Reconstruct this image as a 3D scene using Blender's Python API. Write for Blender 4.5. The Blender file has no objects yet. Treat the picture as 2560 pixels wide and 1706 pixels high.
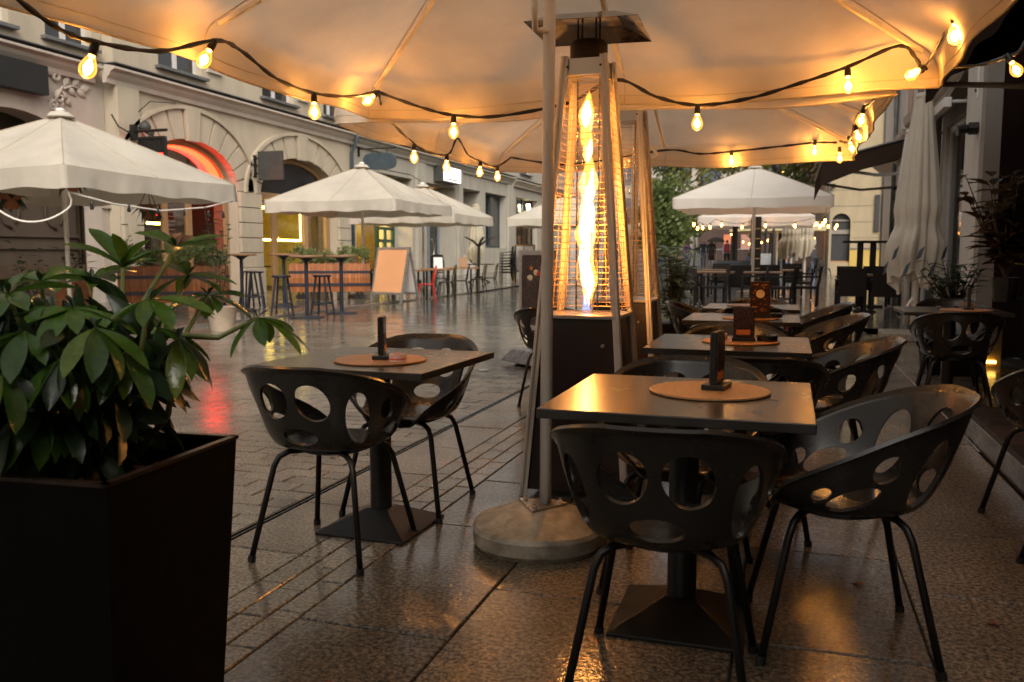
import bpy, bmesh, math, random
from mathutils import Vector, Matrix, Euler
from math import sin, cos, pi, radians as R, sqrt, atan2
rnd = random.Random(7)
scn = bpy.context.scene
COL = scn.collection

# ------------------------------------------------------------------ camera
cam_d = bpy.data.cameras.new('camera')
cam = bpy.data.objects.new('camera', cam_d); COL.objects.link(cam)
cam.location = (0, 0, 1.14)
cam.rotation_euler = (R(90) - math.atan(217 / 2150), 0, math.atan(690 / 2150))
cam_d.sensor_width = 36; cam_d.lens = 36 * 2150 / 2560
cam_d.clip_start = 0.05; cam_d.clip_end = 900
cam_d.dof.use_dof = True; cam_d.dof.focus_distance = 3.2; cam_d.dof.aperture_fstop = 5.6
scn.camera = cam
# ------------------------------------------------------------------ sky and sun: late overcast afternoon
SUN_EL, SUN_AZ = R(38), R(150)
world = bpy.data.worlds.new('World'); scn.world = world; world.use_nodes = True
wn = world.node_tree.nodes; wl = world.node_tree.links
bg = wn['Background']
sky = wn.new('ShaderNodeTexSky'); sky.sky_type = 'NISHITA'; sky.sun_disc = False
sky.sun_elevation = SUN_EL; sky.sun_rotation = SUN_AZ; sky.air_density = 1.0; sky.dust_density = 4.0
hs = wn.new('ShaderNodeHueSaturation'); hs.inputs['Saturation'].default_value = 0.22
mx = wn.new('ShaderNodeMix'); mx.data_type = 'RGBA'; mx.blend_type = 'MULTIPLY'; mx.inputs['Factor'].default_value = 1
mx.inputs[7].default_value = (1.0, 0.95, 0.87, 1)
wl.new(sky.outputs[0], hs.inputs['Color']); wl.new(hs.outputs[0], mx.inputs[6]); wl.new(mx.outputs[2], bg.inputs['Color'])
bg.inputs['Strength'].default_value = 0.12
sun_d = bpy.data.lights.new('sun', 'SUN'); sun_d.energy = 0.5; sun_d.angle = R(25); sun_d.color = (1.0, 0.93, 0.84)
sun = bpy.data.objects.new('sun', sun_d); COL.objects.link(sun)
sun.rotation_euler = (R(90) - SUN_EL, 0, -SUN_AZ + pi)
scn.view_settings.view_transform = 'Standard'; scn.view_settings.look = 'None'
scn.view_settings.exposure = 0.82; scn.view_settings.gamma = 1.0
scn.view_settings.use_curve_mapping = False
scn.cycles.use_denoising = True
scn.cycles.max_bounces = 6; scn.cycles.transparent_max_bounces = 12
scn.cycles.sample_clamp_indirect = 30.0
scn.cycles.caustics_reflective = False; scn.cycles.caustics_refractive = False

# ------------------------------------------------------------------ materials
def newmat(name):
    m = bpy.data.materials.new(name); m.use_nodes = True
    nt = m.node_tree; b = nt.nodes['Principled BSDF']
    return m, nt.nodes, nt.links, b
def noise(N, L, co, scale, detail=4, rough=.55):
    t = N.new('ShaderNodeTexNoise'); t.inputs['Scale'].default_value = scale
    t.inputs['Detail'].default_value = detail; t.inputs['Roughness'].default_value = rough
    L.new(co, t.inputs['Vector']); return t.outputs['Fac']
def ramp(N, L, f, stops):
    r = N.new('ShaderNodeValToRGB'); e = r.color_ramp.elements
    while len(e) < len(stops): e.new(.5)
    for k, (p, c) in enumerate(stops):
        e[k].position = p; e[k].color = (*c, 1) if len(c) == 3 else c
    L.new(f, r.inputs[0]); return r.outputs[0]
def mapr(N, L, f, a, b, fa=.3, fb=.7):
    r = N.new('ShaderNodeMapRange'); r.inputs[1].default_value = fa; r.inputs[2].default_value = fb
    r.inputs[3].default_value = a; r.inputs[4].default_value = b; L.new(f, r.inputs[0]); return r.outputs[0]
def bump(N, L, b, f, strength, dist=.004):
    n = N.new('ShaderNodeBump'); n.inputs['Strength'].default_value = strength; n.inputs['Distance'].default_value = dist
    L.new(f, n.inputs['Height']); L.new(n.outputs[0], b.inputs['Normal']); return n
def coords(N, world=False):
    if world: return N.new('ShaderNodeNewGeometry').outputs['Position']
    return N.new('ShaderNodeTexCoord').outputs['Object']
def sc(c, k): return tuple(min(1, x * k) for x in c)
def mat(name, c, rough=.5, metal=0., var=.18, vs=6, bmp=0., bs=60, rv=.1, spec=.5, world=False, coat=0.):
    m, N, L, b = newmat(name); co = coords(N, world)
    f = noise(N, L, co, vs)
    L.new(ramp(N, L, f, [(.28, sc(c, 1 - var)), (.72, sc(c, 1 + var))]), b.inputs['Base Color'])
    f2 = noise(N, L, co, vs * 3.1, 3)
    L.new(mapr(N, L, f2, max(.03, rough - rv), min(1, rough + rv)), b.inputs['Roughness'])
    b.inputs['Metallic'].default_value = metal; b.inputs['Specular IOR Level'].default_value = spec
    if coat: b.inputs['Coat Weight'].default_value = coat; b.inputs['Coat Roughness'].default_value = .12
    if bmp: bump(N, L, b, noise(N, L, co, bs, 3), bmp)
    return m
def emis(name, c, s):
    m, N, L, b = newmat(name)
    b.inputs['Base Color'].default_value = (*c, 1); b.inputs['Emission Color'].default_value = (*c, 1)
    b.inputs['Emission Strength'].default_value = s; return m
def fabric(name, c, trans=.3, stain=.12, vs=1.3):
    m, N, L, b = newmat(name); co = coords(N)
    f = noise(N, L, co, vs, 5, .6); col = ramp(N, L, f, [(.3, sc(c, 1 - stain)), (.65, c)])
    d = N.new('ShaderNodeBsdfDiffuse'); t = N.new('ShaderNodeBsdfTranslucent'); x = N.new('ShaderNodeMixShader')
    x.inputs[0].default_value = trans; L.new(col, d.inputs[0]); L.new(col, t.inputs[0])
    n = N.new('ShaderNodeBump'); n.inputs['Strength'].default_value = .25; n.inputs['Distance'].default_value = .02
    L.new(noise(N, L, co, 5, 2), n.inputs['Height']); L.new(n.outputs[0], d.inputs['Normal'])
    L.new(d.outputs[0], x.inputs[1]); L.new(t.outputs[0], x.inputs[2]); L.new(x.outputs[0], N['Material Output'].inputs[0])
    return m
def glass(name, tint=(.9, .93, .92), refl=.12, rough=.02, glow=None, gs=0):
    m, N, L, b = newmat(name)
    t = N.new('ShaderNodeBsdfTransparent'); t.inputs[0].default_value = (*tint, 1)
    g = N.new('ShaderNodeBsdfGlossy'); g.inputs['Roughness'].default_value = rough
    lw = N.new('ShaderNodeLayerWeight'); lw.inputs[0].default_value = refl
    mr = N.new('ShaderNodeMapRange'); mr.inputs[3].default_value = .06; mr.inputs[4].default_value = .9
    L.new(lw.outputs['Fresnel'], mr.inputs[0])
    x = N.new('ShaderNodeMixShader'); L.new(mr.outputs[0], x.inputs[0])
    L.new(t.outputs[0], x.inputs[1]); L.new(g.outputs[0], x.inputs[2]); o = x.outputs[0]
    if glow:
        e = N.new('ShaderNodeEmission'); e.inputs[0].default_value = (*glow, 1); e.inputs[1].default_value = gs
        a = N.new('ShaderNodeAddShader'); L.new(o, a.inputs[0]); L.new(e.outputs[0], a.inputs[1]); o = a.outputs[0]
    L.new(o, N['Material Output'].inputs[0])
    return m
def granite(name, c, speck=.55, sscale=110, wet0=.05, wet1=.2, bmp=.35, coursed=None, cbump=.3):
    # rain-wet stone: speckled grain, per-piece tone, roughness that falls where water stands
    m, N, L, b = newmat(name); p = coords(N, True)
    f = noise(N, L, p, sscale, 3, .7)
    col = ramp(N, L, f, [(.36, sc(c, 1 - speck)), (.5, sc(c, .9)), (.62, sc(c, 1 + speck))])
    f2 = noise(N, L, p, 1.7, 5, .6)
    m2 = N.new('ShaderNodeMix'); m2.data_type = 'RGBA'; m2.blend_type = 'MULTIPLY'; m2.inputs['Factor'].default_value = 1
    L.new(col, m2.inputs[6]); L.new(ramp(N, L, f2, [(.3, (.55, .53, .5)), (.65, (1.1, 1.08, 1.05))]), m2.inputs[7])
    oi = N.new('ShaderNodeObjectInfo')
    m3 = N.new('ShaderNodeMix'); m3.data_type = 'RGBA'; m3.blend_type = 'MULTIPLY'; m3.inputs['Factor'].default_value = 1
    L.new(m2.outputs[2], m3.inputs[6]); L.new(ramp(N, L, oi.outputs['Random'], [(0, (.62, .6, .58)), (1, (1.25, 1.22, 1.18))]), m3.inputs[7])
    L.new(m3.outputs[2], b.inputs['Base Color'])
    f3 = noise(N, L, p, 2.3, 4, .62)
    b.inputs['Roughness'].default_value = .5; b.inputs['Specular IOR Level'].default_value = .25
    # water film on top
    L.new(mapr(N, L, f3, 1.0, .55, .4, .66), b.inputs['Coat Weight']); b.inputs['Coat IOR'].default_value = 1.4
    L.new(mapr(N, L, f3, wet0, wet1, .36, .64), b.inputs['Coat Roughness'])
    cn = N.new('ShaderNodeBump'); cn.inputs['Strength'].default_value = cbump; cn.inputs['Distance'].default_value = .0016
    ca = N.new('ShaderNodeMath'); ca.operation = 'MULTIPLY_ADD'; ca.inputs[1].default_value = 1.6
    L.new(noise(N, L, p, 26, 2), ca.inputs[0]); L.new(noise(N, L, p, 85, 2), ca.inputs[2]); L.new(ca.outputs[0], cn.inputs['Height']); L.new(cn.outputs[0], b.inputs['Coat Normal'])
    add = N.new('ShaderNodeMath'); add.operation = 'ADD'
    mul = N.new('ShaderNodeMath'); mul.operation = 'MULTIPLY'; mul.inputs[1].default_value = .7
    L.new(noise(N, L, p, 14, 3), mul.inputs[0]); L.new(noise(N, L, p, 75, 3), add.inputs[0]); L.new(mul.outputs[0], add.inputs[1])
    h = add.outputs[0]
    if coursed:
        bt = N.new('ShaderNodeTexBrick'); bt.inputs['Scale'].default_value = 1; bt.inputs['Brick Width'].default_value = coursed[0]
        bt.inputs['Row Height'].default_value = coursed[1]; bt.inputs['Mortar Size'].default_value = .006
        L.new(p, bt.inputs['Vector'])
        a2 = N.new('ShaderNodeMath'); a2.operation = 'MULTIPLY_ADD'; a2.inputs[1].default_value = -2.0
        L.new(bt.outputs['Fac'], a2.inputs[0]); L.new(h, a2.inputs[2]); h = a2.outputs[0]
    bump(N, L, b, h, bmp, .0028)
    return m
def plaster(name, c, var=.12):
    m, N, L, b = newmat(name); p = coords(N, True)
    mp = N.new('ShaderNodeMapping'); mp.inputs['Scale'].default_value = (1, 1, .35); L.new(p, mp.inputs[0])
    f = noise(N, L, mp.outputs[0], 1.4, 6, .65)
    L.new(ramp(N, L, f, [(.3, sc(c, 1 - var * 1.6)), (.6, c), (.8, sc(c, 1 + var * .5))]), b.inputs['Base Color'])
    b.inputs['Roughness'].default_value = .85; b.inputs['Specular IOR Level'].default_value = .25
    bump(N, L, b, noise(N, L, p, 30, 4), .25, .01)
    return m
def wood(name, c, rough=.45, scale=(2, 30, 30), var=.3, coat=0):
    m, N, L, b = newmat(name); co = coords(N)
    mp = N.new('ShaderNodeMapping'); mp.inputs['Scale'].default_value = scale; L.new(co, mp.inputs[0])
    f = noise(N, L, mp.outputs[0], 1.0, 5, .6)
    oi = N.new('ShaderNodeObjectInfo'); m3 = N.new('ShaderNodeMix'); m3.data_type = 'RGBA'; m3.blend_type = 'MULTIPLY'; m3.inputs['Factor'].default_value = 1
    L.new(ramp(N, L, f, [(.3, sc(c, 1 - var)), (.7, sc(c, 1 + var))]), m3.inputs[6])
    L.new(ramp(N, L, oi.outputs['Random'], [(0, (.75, .72, .7)), (1, (1.1, 1.08, 1.05))]), m3.inputs[7])
    L.new(m3.outputs[2], b.inputs['Base Color'])
    b.inputs['Roughness'].default_value = rough
    if coat: b.inputs['Coat Weight'].default_value = coat
    bump(N, L, b, f, .15, .003); return m
def leafmat(name, c, rough=.32, var=.35, trans=True):
    m, N, L, b = newmat(name); co = coords(N)
    oi = N.new('ShaderNodeObjectInfo')
    f = noise(N, L, co, 30, 3)
    m3 = N.new('ShaderNodeMix'); m3.data_type = 'RGBA'; m3.blend_type = 'MULTIPLY'; m3.inputs['Factor'].default_value = 1
    L.new(ramp(N, L, f, [(.3, sc(c, 1 - var)), (.7, sc(c, 1 + var))]), m3.inputs[6])
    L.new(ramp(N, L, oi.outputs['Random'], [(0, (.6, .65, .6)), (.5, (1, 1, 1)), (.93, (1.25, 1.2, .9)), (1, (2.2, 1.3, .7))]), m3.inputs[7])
    L.new(m3.outputs[2], b.inputs['Base Color']); b.inputs['Roughness'].default_value = rough
    b.inputs['Specular IOR Level'].default_value = .6
    bump(N, L, b, noise(N, L, co, 55, 3), .3, .004)
    if trans:
        t = N.new('ShaderNodeBsdfTranslucent'); L.new(m3.outputs[2], t.inputs[0]); x = N.new('ShaderNodeMixShader'); x.inputs[0].default_value = .4
        L.new(b.outputs[0], x.inputs[1]); L.new(t.outputs[0], x.inputs[2]); L.new(x.outputs[0], N['Material Output'].inputs[0])
    return m

M = {}
M['joint'] = mat('dark_joint', (.035, .03, .026), .5, world=True)
M['slab'] = granite('terrace_granite', (.135, .112, .084), .98, 64, .02, .07, .6, None, .56)
M['band'] = granite('band_granite', (.18, .155, .122), .85, 75, .03, .12, .5, None, .4)
M['paver'] = granite('street_granite', (.175, .162, .138), .65, 80, .03, .11, .5)
M['street_far'] = granite('street_granite_far', (.145, .139, .124), .4, 50, .03, .1, .45, (.26, .13))
M['kerb'] = granite('kerb_granite', (.22, .2, .18), .4, 100)
M['steel_slot'] = mat('slot_steel', (.05, .048, .045), .3, .8)
M['black'] = mat('black_metal', (.011, .01, .0095), .42, .0, bmp=.05, bs=200)
M['blackmetal'] = mat('dark_steel', (.022, .02, .018), .4, .5, var=.1, vs=5, rv=.04)
M['shell'] = mat('charcoal_plastic', (.021, .018, .0155), .27, 0, var=.06, vs=3, rv=.015, spec=.6)
M['tabletop'] = mat('dark_laminate', (.028, .023, .019), .26, 0, var=.04, vs=3, rv=.015)
M['steel'] = mat('brushed_steel', (.52, .5, .47), .3, 1, var=.03, vs=3, rv=.03)
M['white_paint'] = mat('white_painted_steel', (.84, .78, .71), .35, 0, var=.06, vs=9)
M['concrete'] = mat('concrete', (.27, .235, .18), .5, 0, var=.5, vs=13, bmp=1, bs=45, rv=.15)
M['canvas'] = fabric('cream_canvas', (.74, .68, .58), .22, .22, .9)
M['canvas_near'] = fabric('cream_canvas_near', (.8, .72, .59), .36, .22, 1.6)
M['canvas_white'] = fabric('offwhite_canvas', (.88, .83, .76), .28, .08)
M['cork'] = wood('plywood_mat', (.42, .22, .1), .5, (4, 40, 4), .12)
M['soil'] = mat('bark_mulch', (.06, .03, .016), .85, bmp=1, bs=60, var=.5, vs=30)
M['corten'] = mat('dark_planter_steel', (.005, .0037, .003), .6, .0, var=.35, vs=5, bmp=.15, bs=80, spec=.12)
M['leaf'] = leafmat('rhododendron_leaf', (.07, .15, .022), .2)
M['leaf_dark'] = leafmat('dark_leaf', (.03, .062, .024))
M['leaf_far'] = leafmat('tree_leaf', (.11, .15, .05), .6)
M['leaf_yellow'] = leafmat('yellowing_leaf', (.26, .25, .06), .6)
M['leaf_red'] = leafmat('reddish_leaf', (.09, .055, .02), .35)
M['leaf_var'] = leafmat('variegated_leaf', (.2, .25, .1), .5)
M['bark'] = mat('bark', (.07, .055, .04), .85, bmp=.8, bs=30)
M['stem'] = mat('green_stem', (.16, .18, .05), .5)
M['cream_wall'] = plaster('cream_plaster', (.52, .445, .34))
M['pink_wall'] = plaster('pinkish_plaster', (.49, .42, .36))
M['grey_wall'] = plaster('grey_beige_plaster', (.44, .41, .35))
M['trim'] = plaster('trim_plaster', (.54, .47, .4))
M['dark_recess'] = plaster('brown_recess', (.1, .075, .055))
M['roofmetal'] = mat('zinc', (.2, .2, .2), .5, .6)
M['white_frame'] = mat('white_joinery', (.68, .66, .63), .4, var=.05)
M['tan_wood'] = wood('tan_joinery', (.45, .27, .13), .45, (30, 30, 2), .15)
M['green_door'] = mat('green_paint', (.012, .06, .035), .4)
M['pane'] = glass('window_glass')
M['pane_dark'] = mat('dark_window_glass', (.03, .032, .035), .06, 0, var=.3, vs=1.2, spec=.8, rv=.02)
M['bulb_glass'] = glass('bulb_glass', (1, .86, .6), .25, .01, (1, .36, .05), .4)
M['tube_glass'] = glass('heater_glass', (.97, .96, .94), .15, .02)
M['filament'] = emis('filament_glow', (1, .44, .1), 185)
M['bulb_far'] = emis('far_bulb_glow', (1, .36, .06), 24)
M['flame'] = emis('gas_flame', (1, .42, .09), 42)
M['led'] = emis('yellow_led', (1, .72, .12), 18)
M['neon'] = emis('red_neon', (1, .016, .01), 8)
M['neon2'] = emis('orange_neon', (1, .035, .01), 8)
M['warmroom'] = emis('lit_ceiling_panel', (1, .72, .25), 9)
M['room_yellow'] = mat('yellow_room', (.75, .58, .2), .8)
M['room_dark'] = mat('dark_room', (.08, .05, .03), .7)
M['room_brown'] = wood('brown_room', (.2, .12, .05), .6)
M['red_paint'] = mat('red_lacquer', (.6, .025, .02), .3, coat=.4)
M['navy'] = mat('navy_paint', (.022, .026, .042), .4)
M['barrel'] = wood('barrel_wood', (.42, .15, .05), .45, (40, 40, 2.5), .35)
M['top_wood'] = wood('worn_wood_top', (.32, .18, .1), .5, (3, 30, 30), .25)
M['wicker'] = mat('dark_wicker', (.022, .016, .013), .75, bmp=.9, bs=160, var=.35, vs=60, spec=.25)
M['maroon'] = mat('maroon_wall', (.014, .005, .004), .8, var=.2, vs=2, spec=.15)
M['pillar_grey'] = plaster('grey_render', (.3, .27, .24))
M['awning'] = fabric('dark_brown_awning', (.06, .04, .03), .06)
M['awning_black'] = fabric('dark_awning', (.03, .02, .016), .04)
M['yellow_wall'] = plaster('yellow_plaster', (.43, .35, .23))
M['ochre_wall'] = plaster('ochre_plinth', (.6, .42, .12))
M['pink2'] = plaster('salmon_plaster', (.55, .38, .3))
M['white_wall'] = plaster('white_plaster', (.62, .58, .53))
M['darkdoor'] = mat('dark_door', (.03, .032, .035), .5)
M['terracotta'] = mat('terracotta', (.36, .13, .05), .7, bmp=.2)
M['whiteboard'] = mat('white_board', (.82, .8, .77), .3, var=.03)
M['menu_paper'] = mat('menu_sheet', (.78, .76, .74), .5, var=.03)
M['ink'] = mat('print_ink', (.12, .1, .1), .6)
M['menu_card'] = mat('dark_menu_card', (.05, .022, .014), .3, var=.4, vs=25, coat=.3)
M['menu_orange'] = mat('orange_print', (.6, .2, .04), .5)
M['menu_cream'] = mat('cream_print', (.8, .66, .45), .5)
M['ash_red'] = mat('ashtray_pink', (.75, .5, .42), .3)
M['ash_redrim'] = mat('ashtray_red', (.6, .12, .07), .3)
M['ash_black'] = mat('ashtray_black', (.012, .011, .011), .15, coat=.5)
M['bluegrey'] = mat('blue_grey_panel', (.05, .07, .1), .5)
M['greyplanter'] = mat('pale_grey_planter', (.42, .44, .45), .6)
M['skin'] = mat('skin', (.5, .3, .22), .6)
M['screen_peach'] = mat('peach_poster', (.86, .42, .2), .55, var=.06, vs=1.5)
M['alu'] = mat('aluminium', (.62, .6, .58), .35, .8)
M['glassbld'] = mat('curtain_glass', (.1, .13, .16), .08, .3, var=.35, vs=.25, world=True)
M['conc_far'] = plaster('far_beige', (.5, .45, .4))
M['brown_far'] = plaster('far_brown', (.2, .14, .12))
M['signgrey'] = mat('grey_sign', (.05, .05, .046), .6, 0)
M['signblue'] = mat('blue_grey_sign', (.05, .07, .085), .5)
M['lightbox'] = emis('lightbox_face', (.95, .9, .92), .55)

# ------------------------------------------------------------------ mesh helpers
class MB:
    def __init__(s): s.v = []; s.f = []
    def add(s, vs, fs):
        o = len(s.v); s.v += [tuple(p) for p in vs]; s.f += [tuple(i + o for i in f) for f in fs]; return s
    def box(s, x0, x1, y0, y1, z0, z1, m=None):
        vs = [Vector(p) for p in ((x0, y0, z0), (x1, y0, z0), (x1, y1, z0), (x0, y1, z0), (x0, y0, z1), (x1, y0, z1), (x1, y1, z1), (x0, y1, z1))]
        if m is not None: vs = [m @ p for p in vs]
        return s.add(vs, [(0, 3, 2, 1), (4, 5, 6, 7), (0, 1, 5, 4), (1, 2, 6, 5), (2, 3, 7, 6), (3, 0, 4, 7)])
    def cbox(s, c, d, m=None):
        return s.box(c[0] - d[0] / 2, c[0] + d[0] / 2, c[1] - d[1] / 2, c[1] + d[1] / 2, c[2] - d[2] / 2, c[2] + d[2] / 2, m)
    def frustum(s, c, a0, a1, z0, z1):
        x, y = c
        vs = [(x - a0, y - a0, z0), (x + a0, y - a0, z0), (x + a0, y + a0, z0), (x - a0, y + a0, z0), (x - a1, y - a1, z1), (x + a1, y - a1, z1), (x + a1, y + a1, z1), (x - a1, y + a1, z1)]
        return s.add(vs, [(0, 3, 2, 1), (4, 5, 6, 7), (0, 1, 5, 4), (1, 2, 6, 5), (2, 3, 7, 6), (3, 0, 4, 7)])
    def tube(s, path, r, n=8, cap=True, sq=1):
        P = [Vector(p) for p in path]; k = len(P)
        rr = r if isinstance(r, (list, tuple)) else [r] * k
        ref = None; vs = []
        for i in range(k):
            t = (P[min(i + 1, k - 1)] - P[max(i - 1, 0)]).normalized()
            if ref is None:
                ref = Vector((0, 0, 1)) if abs(t.z) < .9 else Vector((1, 0, 0))
            u = ref - t * ref.dot(t)
            if u.length < 1e-4: u = t.orthogonal()
            u.normalize(); w = t.cross(u); ref = u
            for j in range(n):
                a = 2 * pi * (j + .5) / n; vs.append(P[i] + (u * cos(a) + w * sin(a) * sq) * rr[i])
        fs = [(i * n + j, i * n + (j + 1) % n, (i + 1) * n + (j + 1) % n, (i + 1) * n + j) for i in range(k - 1) for j in range(n)]
        if cap: fs += [tuple(range(n))[::-1], tuple((k - 1) * n + j for j in range(n))]
        return s.add(vs, fs)
    def lathe(s, prof, c=(0, 0, 0), n=20, sx=1, sy=1):
        vs = [(c[0] + r * cos(2 * pi * j / n) * sx, c[1] + r * sin(2 * pi * j / n) * sy, c[2] + z) for r, z in prof for j in range(n)]
        k = len(prof)
        fs = [(i * n + j, i * n + (j + 1) % n, (i + 1) * n + (j + 1) % n, (i + 1) * n + j) for i in range(k - 1) for j in range(n)]
        fs += [tuple(range(n))[::-1], tuple((k - 1) * n + j for j in range(n))]
        return s.add(vs, fs)
    def prism(s, poly, fn, d0, d1):
        # poly: 2D outline, fn(a, b, d) -> 3D point
        n = len(poly); vs = [fn(a, b, d0) for a, b in poly] + [fn(a, b, d1) for a, b in poly]
        return s.add(vs, [tuple(range(n))[::-1], tuple(range(n, 2 * n))] + [(i, (i + 1) % n, n + (i + 1) % n, n + i) for i in range(n)])
    def grid(s, fn, nu, nv, closed=False):
        vs = [fn(i / (nu if closed else nu - 1), j / (nv - 1)) for j in range(nv) for i in range(nu)]
        m = nu if closed else nu - 1
        return s.add(vs, [(j * nu + i, j * nu + (i + 1) % nu, (j + 1) * nu + (i + 1) % nu, (j + 1) * nu + i) for j in range(nv - 1) for i in range(m)])
    def mesh(s, name, material=None, smooth=False):
        me = bpy.data.meshes.new(name); me.from_pydata(s.v, [], s.f); me.validate()
        bm = bmesh.new(); bm.from_mesh(me); bmesh.ops.recalc_face_normals(bm, faces=bm.faces); bm.to_mesh(me); bm.free()
        if material: me.materials.append(material)
        if smooth:
            me.polygons.foreach_set('use_smooth', [True] * len(me.polygons))
        return me
    def build(s, name, material, parent=None, loc=None, smooth=False, bevel=0, solid=0, angle=None):
        o = bpy.data.objects.new(name, s.mesh(name, material, smooth or angle is not None)); COL.objects.link(o)
        if angle is not None:
            try: o.data.set_sharp_from_angle(angle=R(angle))
            except Exception: pass
        if parent: o.parent = parent
        if loc is not None: o.location = loc
        if solid:
            q = o.modifiers.new('solid', 'SOLIDIFY'); q.thickness = solid; q.offset = 0
        if bevel:
            q = o.modifiers.new('bevel', 'BEVEL'); q.width = bevel; q.segments = 2; q.limit_method = 'ANGLE'
        return o
def tag(o, label=None, cat=None, group=None, kind=None):
    if label: o['label'] = label
    if cat: o['category'] = cat
    if group: o['group'] = group
    if kind: o['kind'] = kind
    return o
def thing(name, label, cat, loc=(0, 0, 0), rz=0, group=None, scale=1):
    o = bpy.data.objects.new(name, None); COL.objects.link(o); o.location = loc; o.rotation_euler = (0, 0, rz)
    o.empty_display_size = .1; o.scale = (scale,) * 3
    return tag(o, label, cat, group)
KIDS = {}
def copy_tree(o, parent=None):
    c = o.copy(); COL.objects.link(c)
    if parent: c.parent = parent
    for ch in list(o.children): copy_tree(ch, c)
    return c
def place(proto, loc, rz, label, group=None, scale=None):
    # the first call uses the prototype itself, later ones copy it with its parts
    if not proto.get('_used'):
        proto['_used'] = 1; o = proto
    else: o = copy_tree(proto)
    o.location = loc; o.rotation_euler = (0, 0, rz); o['label'] = label
    if group: o['group'] = group
    if scale: o.scale = (scale,) * 3 if not isinstance(scale, tuple) else scale
    return o
def inst(name, me, parent, mtx=None, loc=None, rot=None, scale=None):
    o = bpy.data.objects.new(name, me); COL.objects.link(o)
    if parent: o.parent = parent
    if mtx is not None: o.matrix_local = mtx
    if loc is not None: o.location = loc
    if rot is not None: o.rotation_euler = rot
    if scale is not None: o.scale = scale
    return o
def ss(a, b, x):
    t = max(0, min(1, (x - a) / (b - a))); return t * t * (3 - 2 * t)
def lerp(a, b, t): return a + (b - a) * t
def gz(y): return 0 if y < 24 else .009 * (y - 24)
def text_part(txt, size, material, parent, mtx, name='lettering', align='CENTER', extrude=.002):
    c = bpy.data.curves.new(name, 'FONT'); c.body = txt; c.size = size; c.align_x = align; c.align_y = 'CENTER'; c.extrude = extrude
    t = bpy.data.objects.new('tmp', c); COL.objects.link(t)
    dg = bpy.context.evaluated_depsgraph_get(); me = bpy.data.meshes.new_from_object(t.evaluated_get(dg))
    bpy.data.objects.remove(t); me.materials.clear(); me.materials.append(material)
    return inst(name, me, parent, mtx)

# ------------------------------------------------------------------ ground
g = MB()
ys = [-12, 0, 24, 40, 60, 90, 160, 400]
xs = [-60, -14.9, -2.0, 12, 80]
for i in range(len(ys) - 1):
    for j in range(len(xs) - 1):
        g.add([(xs[j], ys[i], gz(ys[i]) - .02), (xs[j + 1], ys[i], gz(ys[i]) - .02), (xs[j + 1], ys[i + 1], gz(ys[i + 1]) - .02), (xs[j], ys[i + 1], gz(ys[i + 1]) - .02)], [(0, 1, 2, 3)])
ground = g.build('ground', M['joint']); ground['kind'] = 'structure'
# far street surface beyond the separately laid stones
g = MB()
YS = 13.0
def sheet(x0, x1, y0, y1, z):
    st = sorted(set([y0, y1] + [y for y in (24, 40, 60, 90, 160) if y0 < y < y1]))
    for a, b in zip(st[:-1], st[1:]):
        g.add([(x0, a, z + gz(a)), (x1, a, z + gz(a)), (x1, b, z + gz(b)), (x0, b, z + gz(b))], [(0, 1, 2, 3)])
sheet(-9.0, -2.2, YS, 300, 0); sheet(-2.2, 12, 13.2, 300, 0); sheet(-60, -9, 52, 300, 0)
tag(g.build('street', M['street_far']), kind='structure')
g = MB(); sheet(-9.0, -8.84, -6, 52, .03); sheet(-15.1, -9.0, -6, 52, .03)
pv = tag(g.build('pavement', M['street_far']), kind='structure')
g = MB()
g.box(-9.0, -8.84, -6, 24, -.02, .034); pk = tag(g.build('kerb', M['kerb'], bevel=.01), kind='structure')

# stones laid one by one: nearest pieces are objects, the rest one mesh
def stone_mesh(name, w, l, material, h=.03, bev=.004):
    m = MB(); a, b = w / 2, l / 2; c = bev
    vs = [(-a, -b, -h), (a, -b, -h), (a, b, -h), (-a, b, -h), (-a, -b, -c), (a, -b, -c), (a, b, -c), (-a, b, -c), (-a + c, -b + c, 0), (a - c, -b + c, 0), (a - c, b - c, 0), (-a + c, b - c, 0)]
    m.add(vs, [(0, 1, 5, 4), (1, 2, 6, 5), (2, 3, 7, 6), (3, 0, 4, 7), (4, 5, 9, 8), (5, 6, 10, 9), (6, 7, 11, 10), (7, 4, 8, 11), (8, 9, 10, 11)])
    return m.mesh(name, material), m
def in_view(x, y):
    # keeps only pieces the terrace side of the street can show
    return y > .8 and x > -.9 * y - 1.0 and x < .42 * y + .8
terrace = []
# large terrace slabs: three columns, staggered
colx = [(-1.44, -.93), (-.93, -.12), (-.12, .42), (.42, 1.08)]
slabcount = 0
for ci, (x0, x1) in enumerate(colx):
    y = .4 - .31 * ci; k = 0
    while y < 13.2:
        l = (1.02, .86, 1.02, .72)[(k + ci) % 4]; y1 = min(y + l, 13.2)
        if in_view((x0 + x1) / 2, y1):
            me, _ = stone_mesh('granite_slab', x1 - x0 - .007, y1 - y - .007, M['slab'])
            inst('granite_slab', me, ground, loc=((x0 + x1) / 2, (y + y1) / 2, rnd.uniform(-.0015, .001)))
        y = y1; k += 1
# pavement right of the slabs
y = 5.5
x0, x1 = 1.08, 2.25
while y < 13.2:
    me, _ = stone_mesh('granite_slab', x1 - x0 - .007, 1.1 - .007, M['slab']); inst('granite_slab', me, ground, loc=((x0 + x1) / 2, y + .55, 0)); y += 1.1
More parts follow.
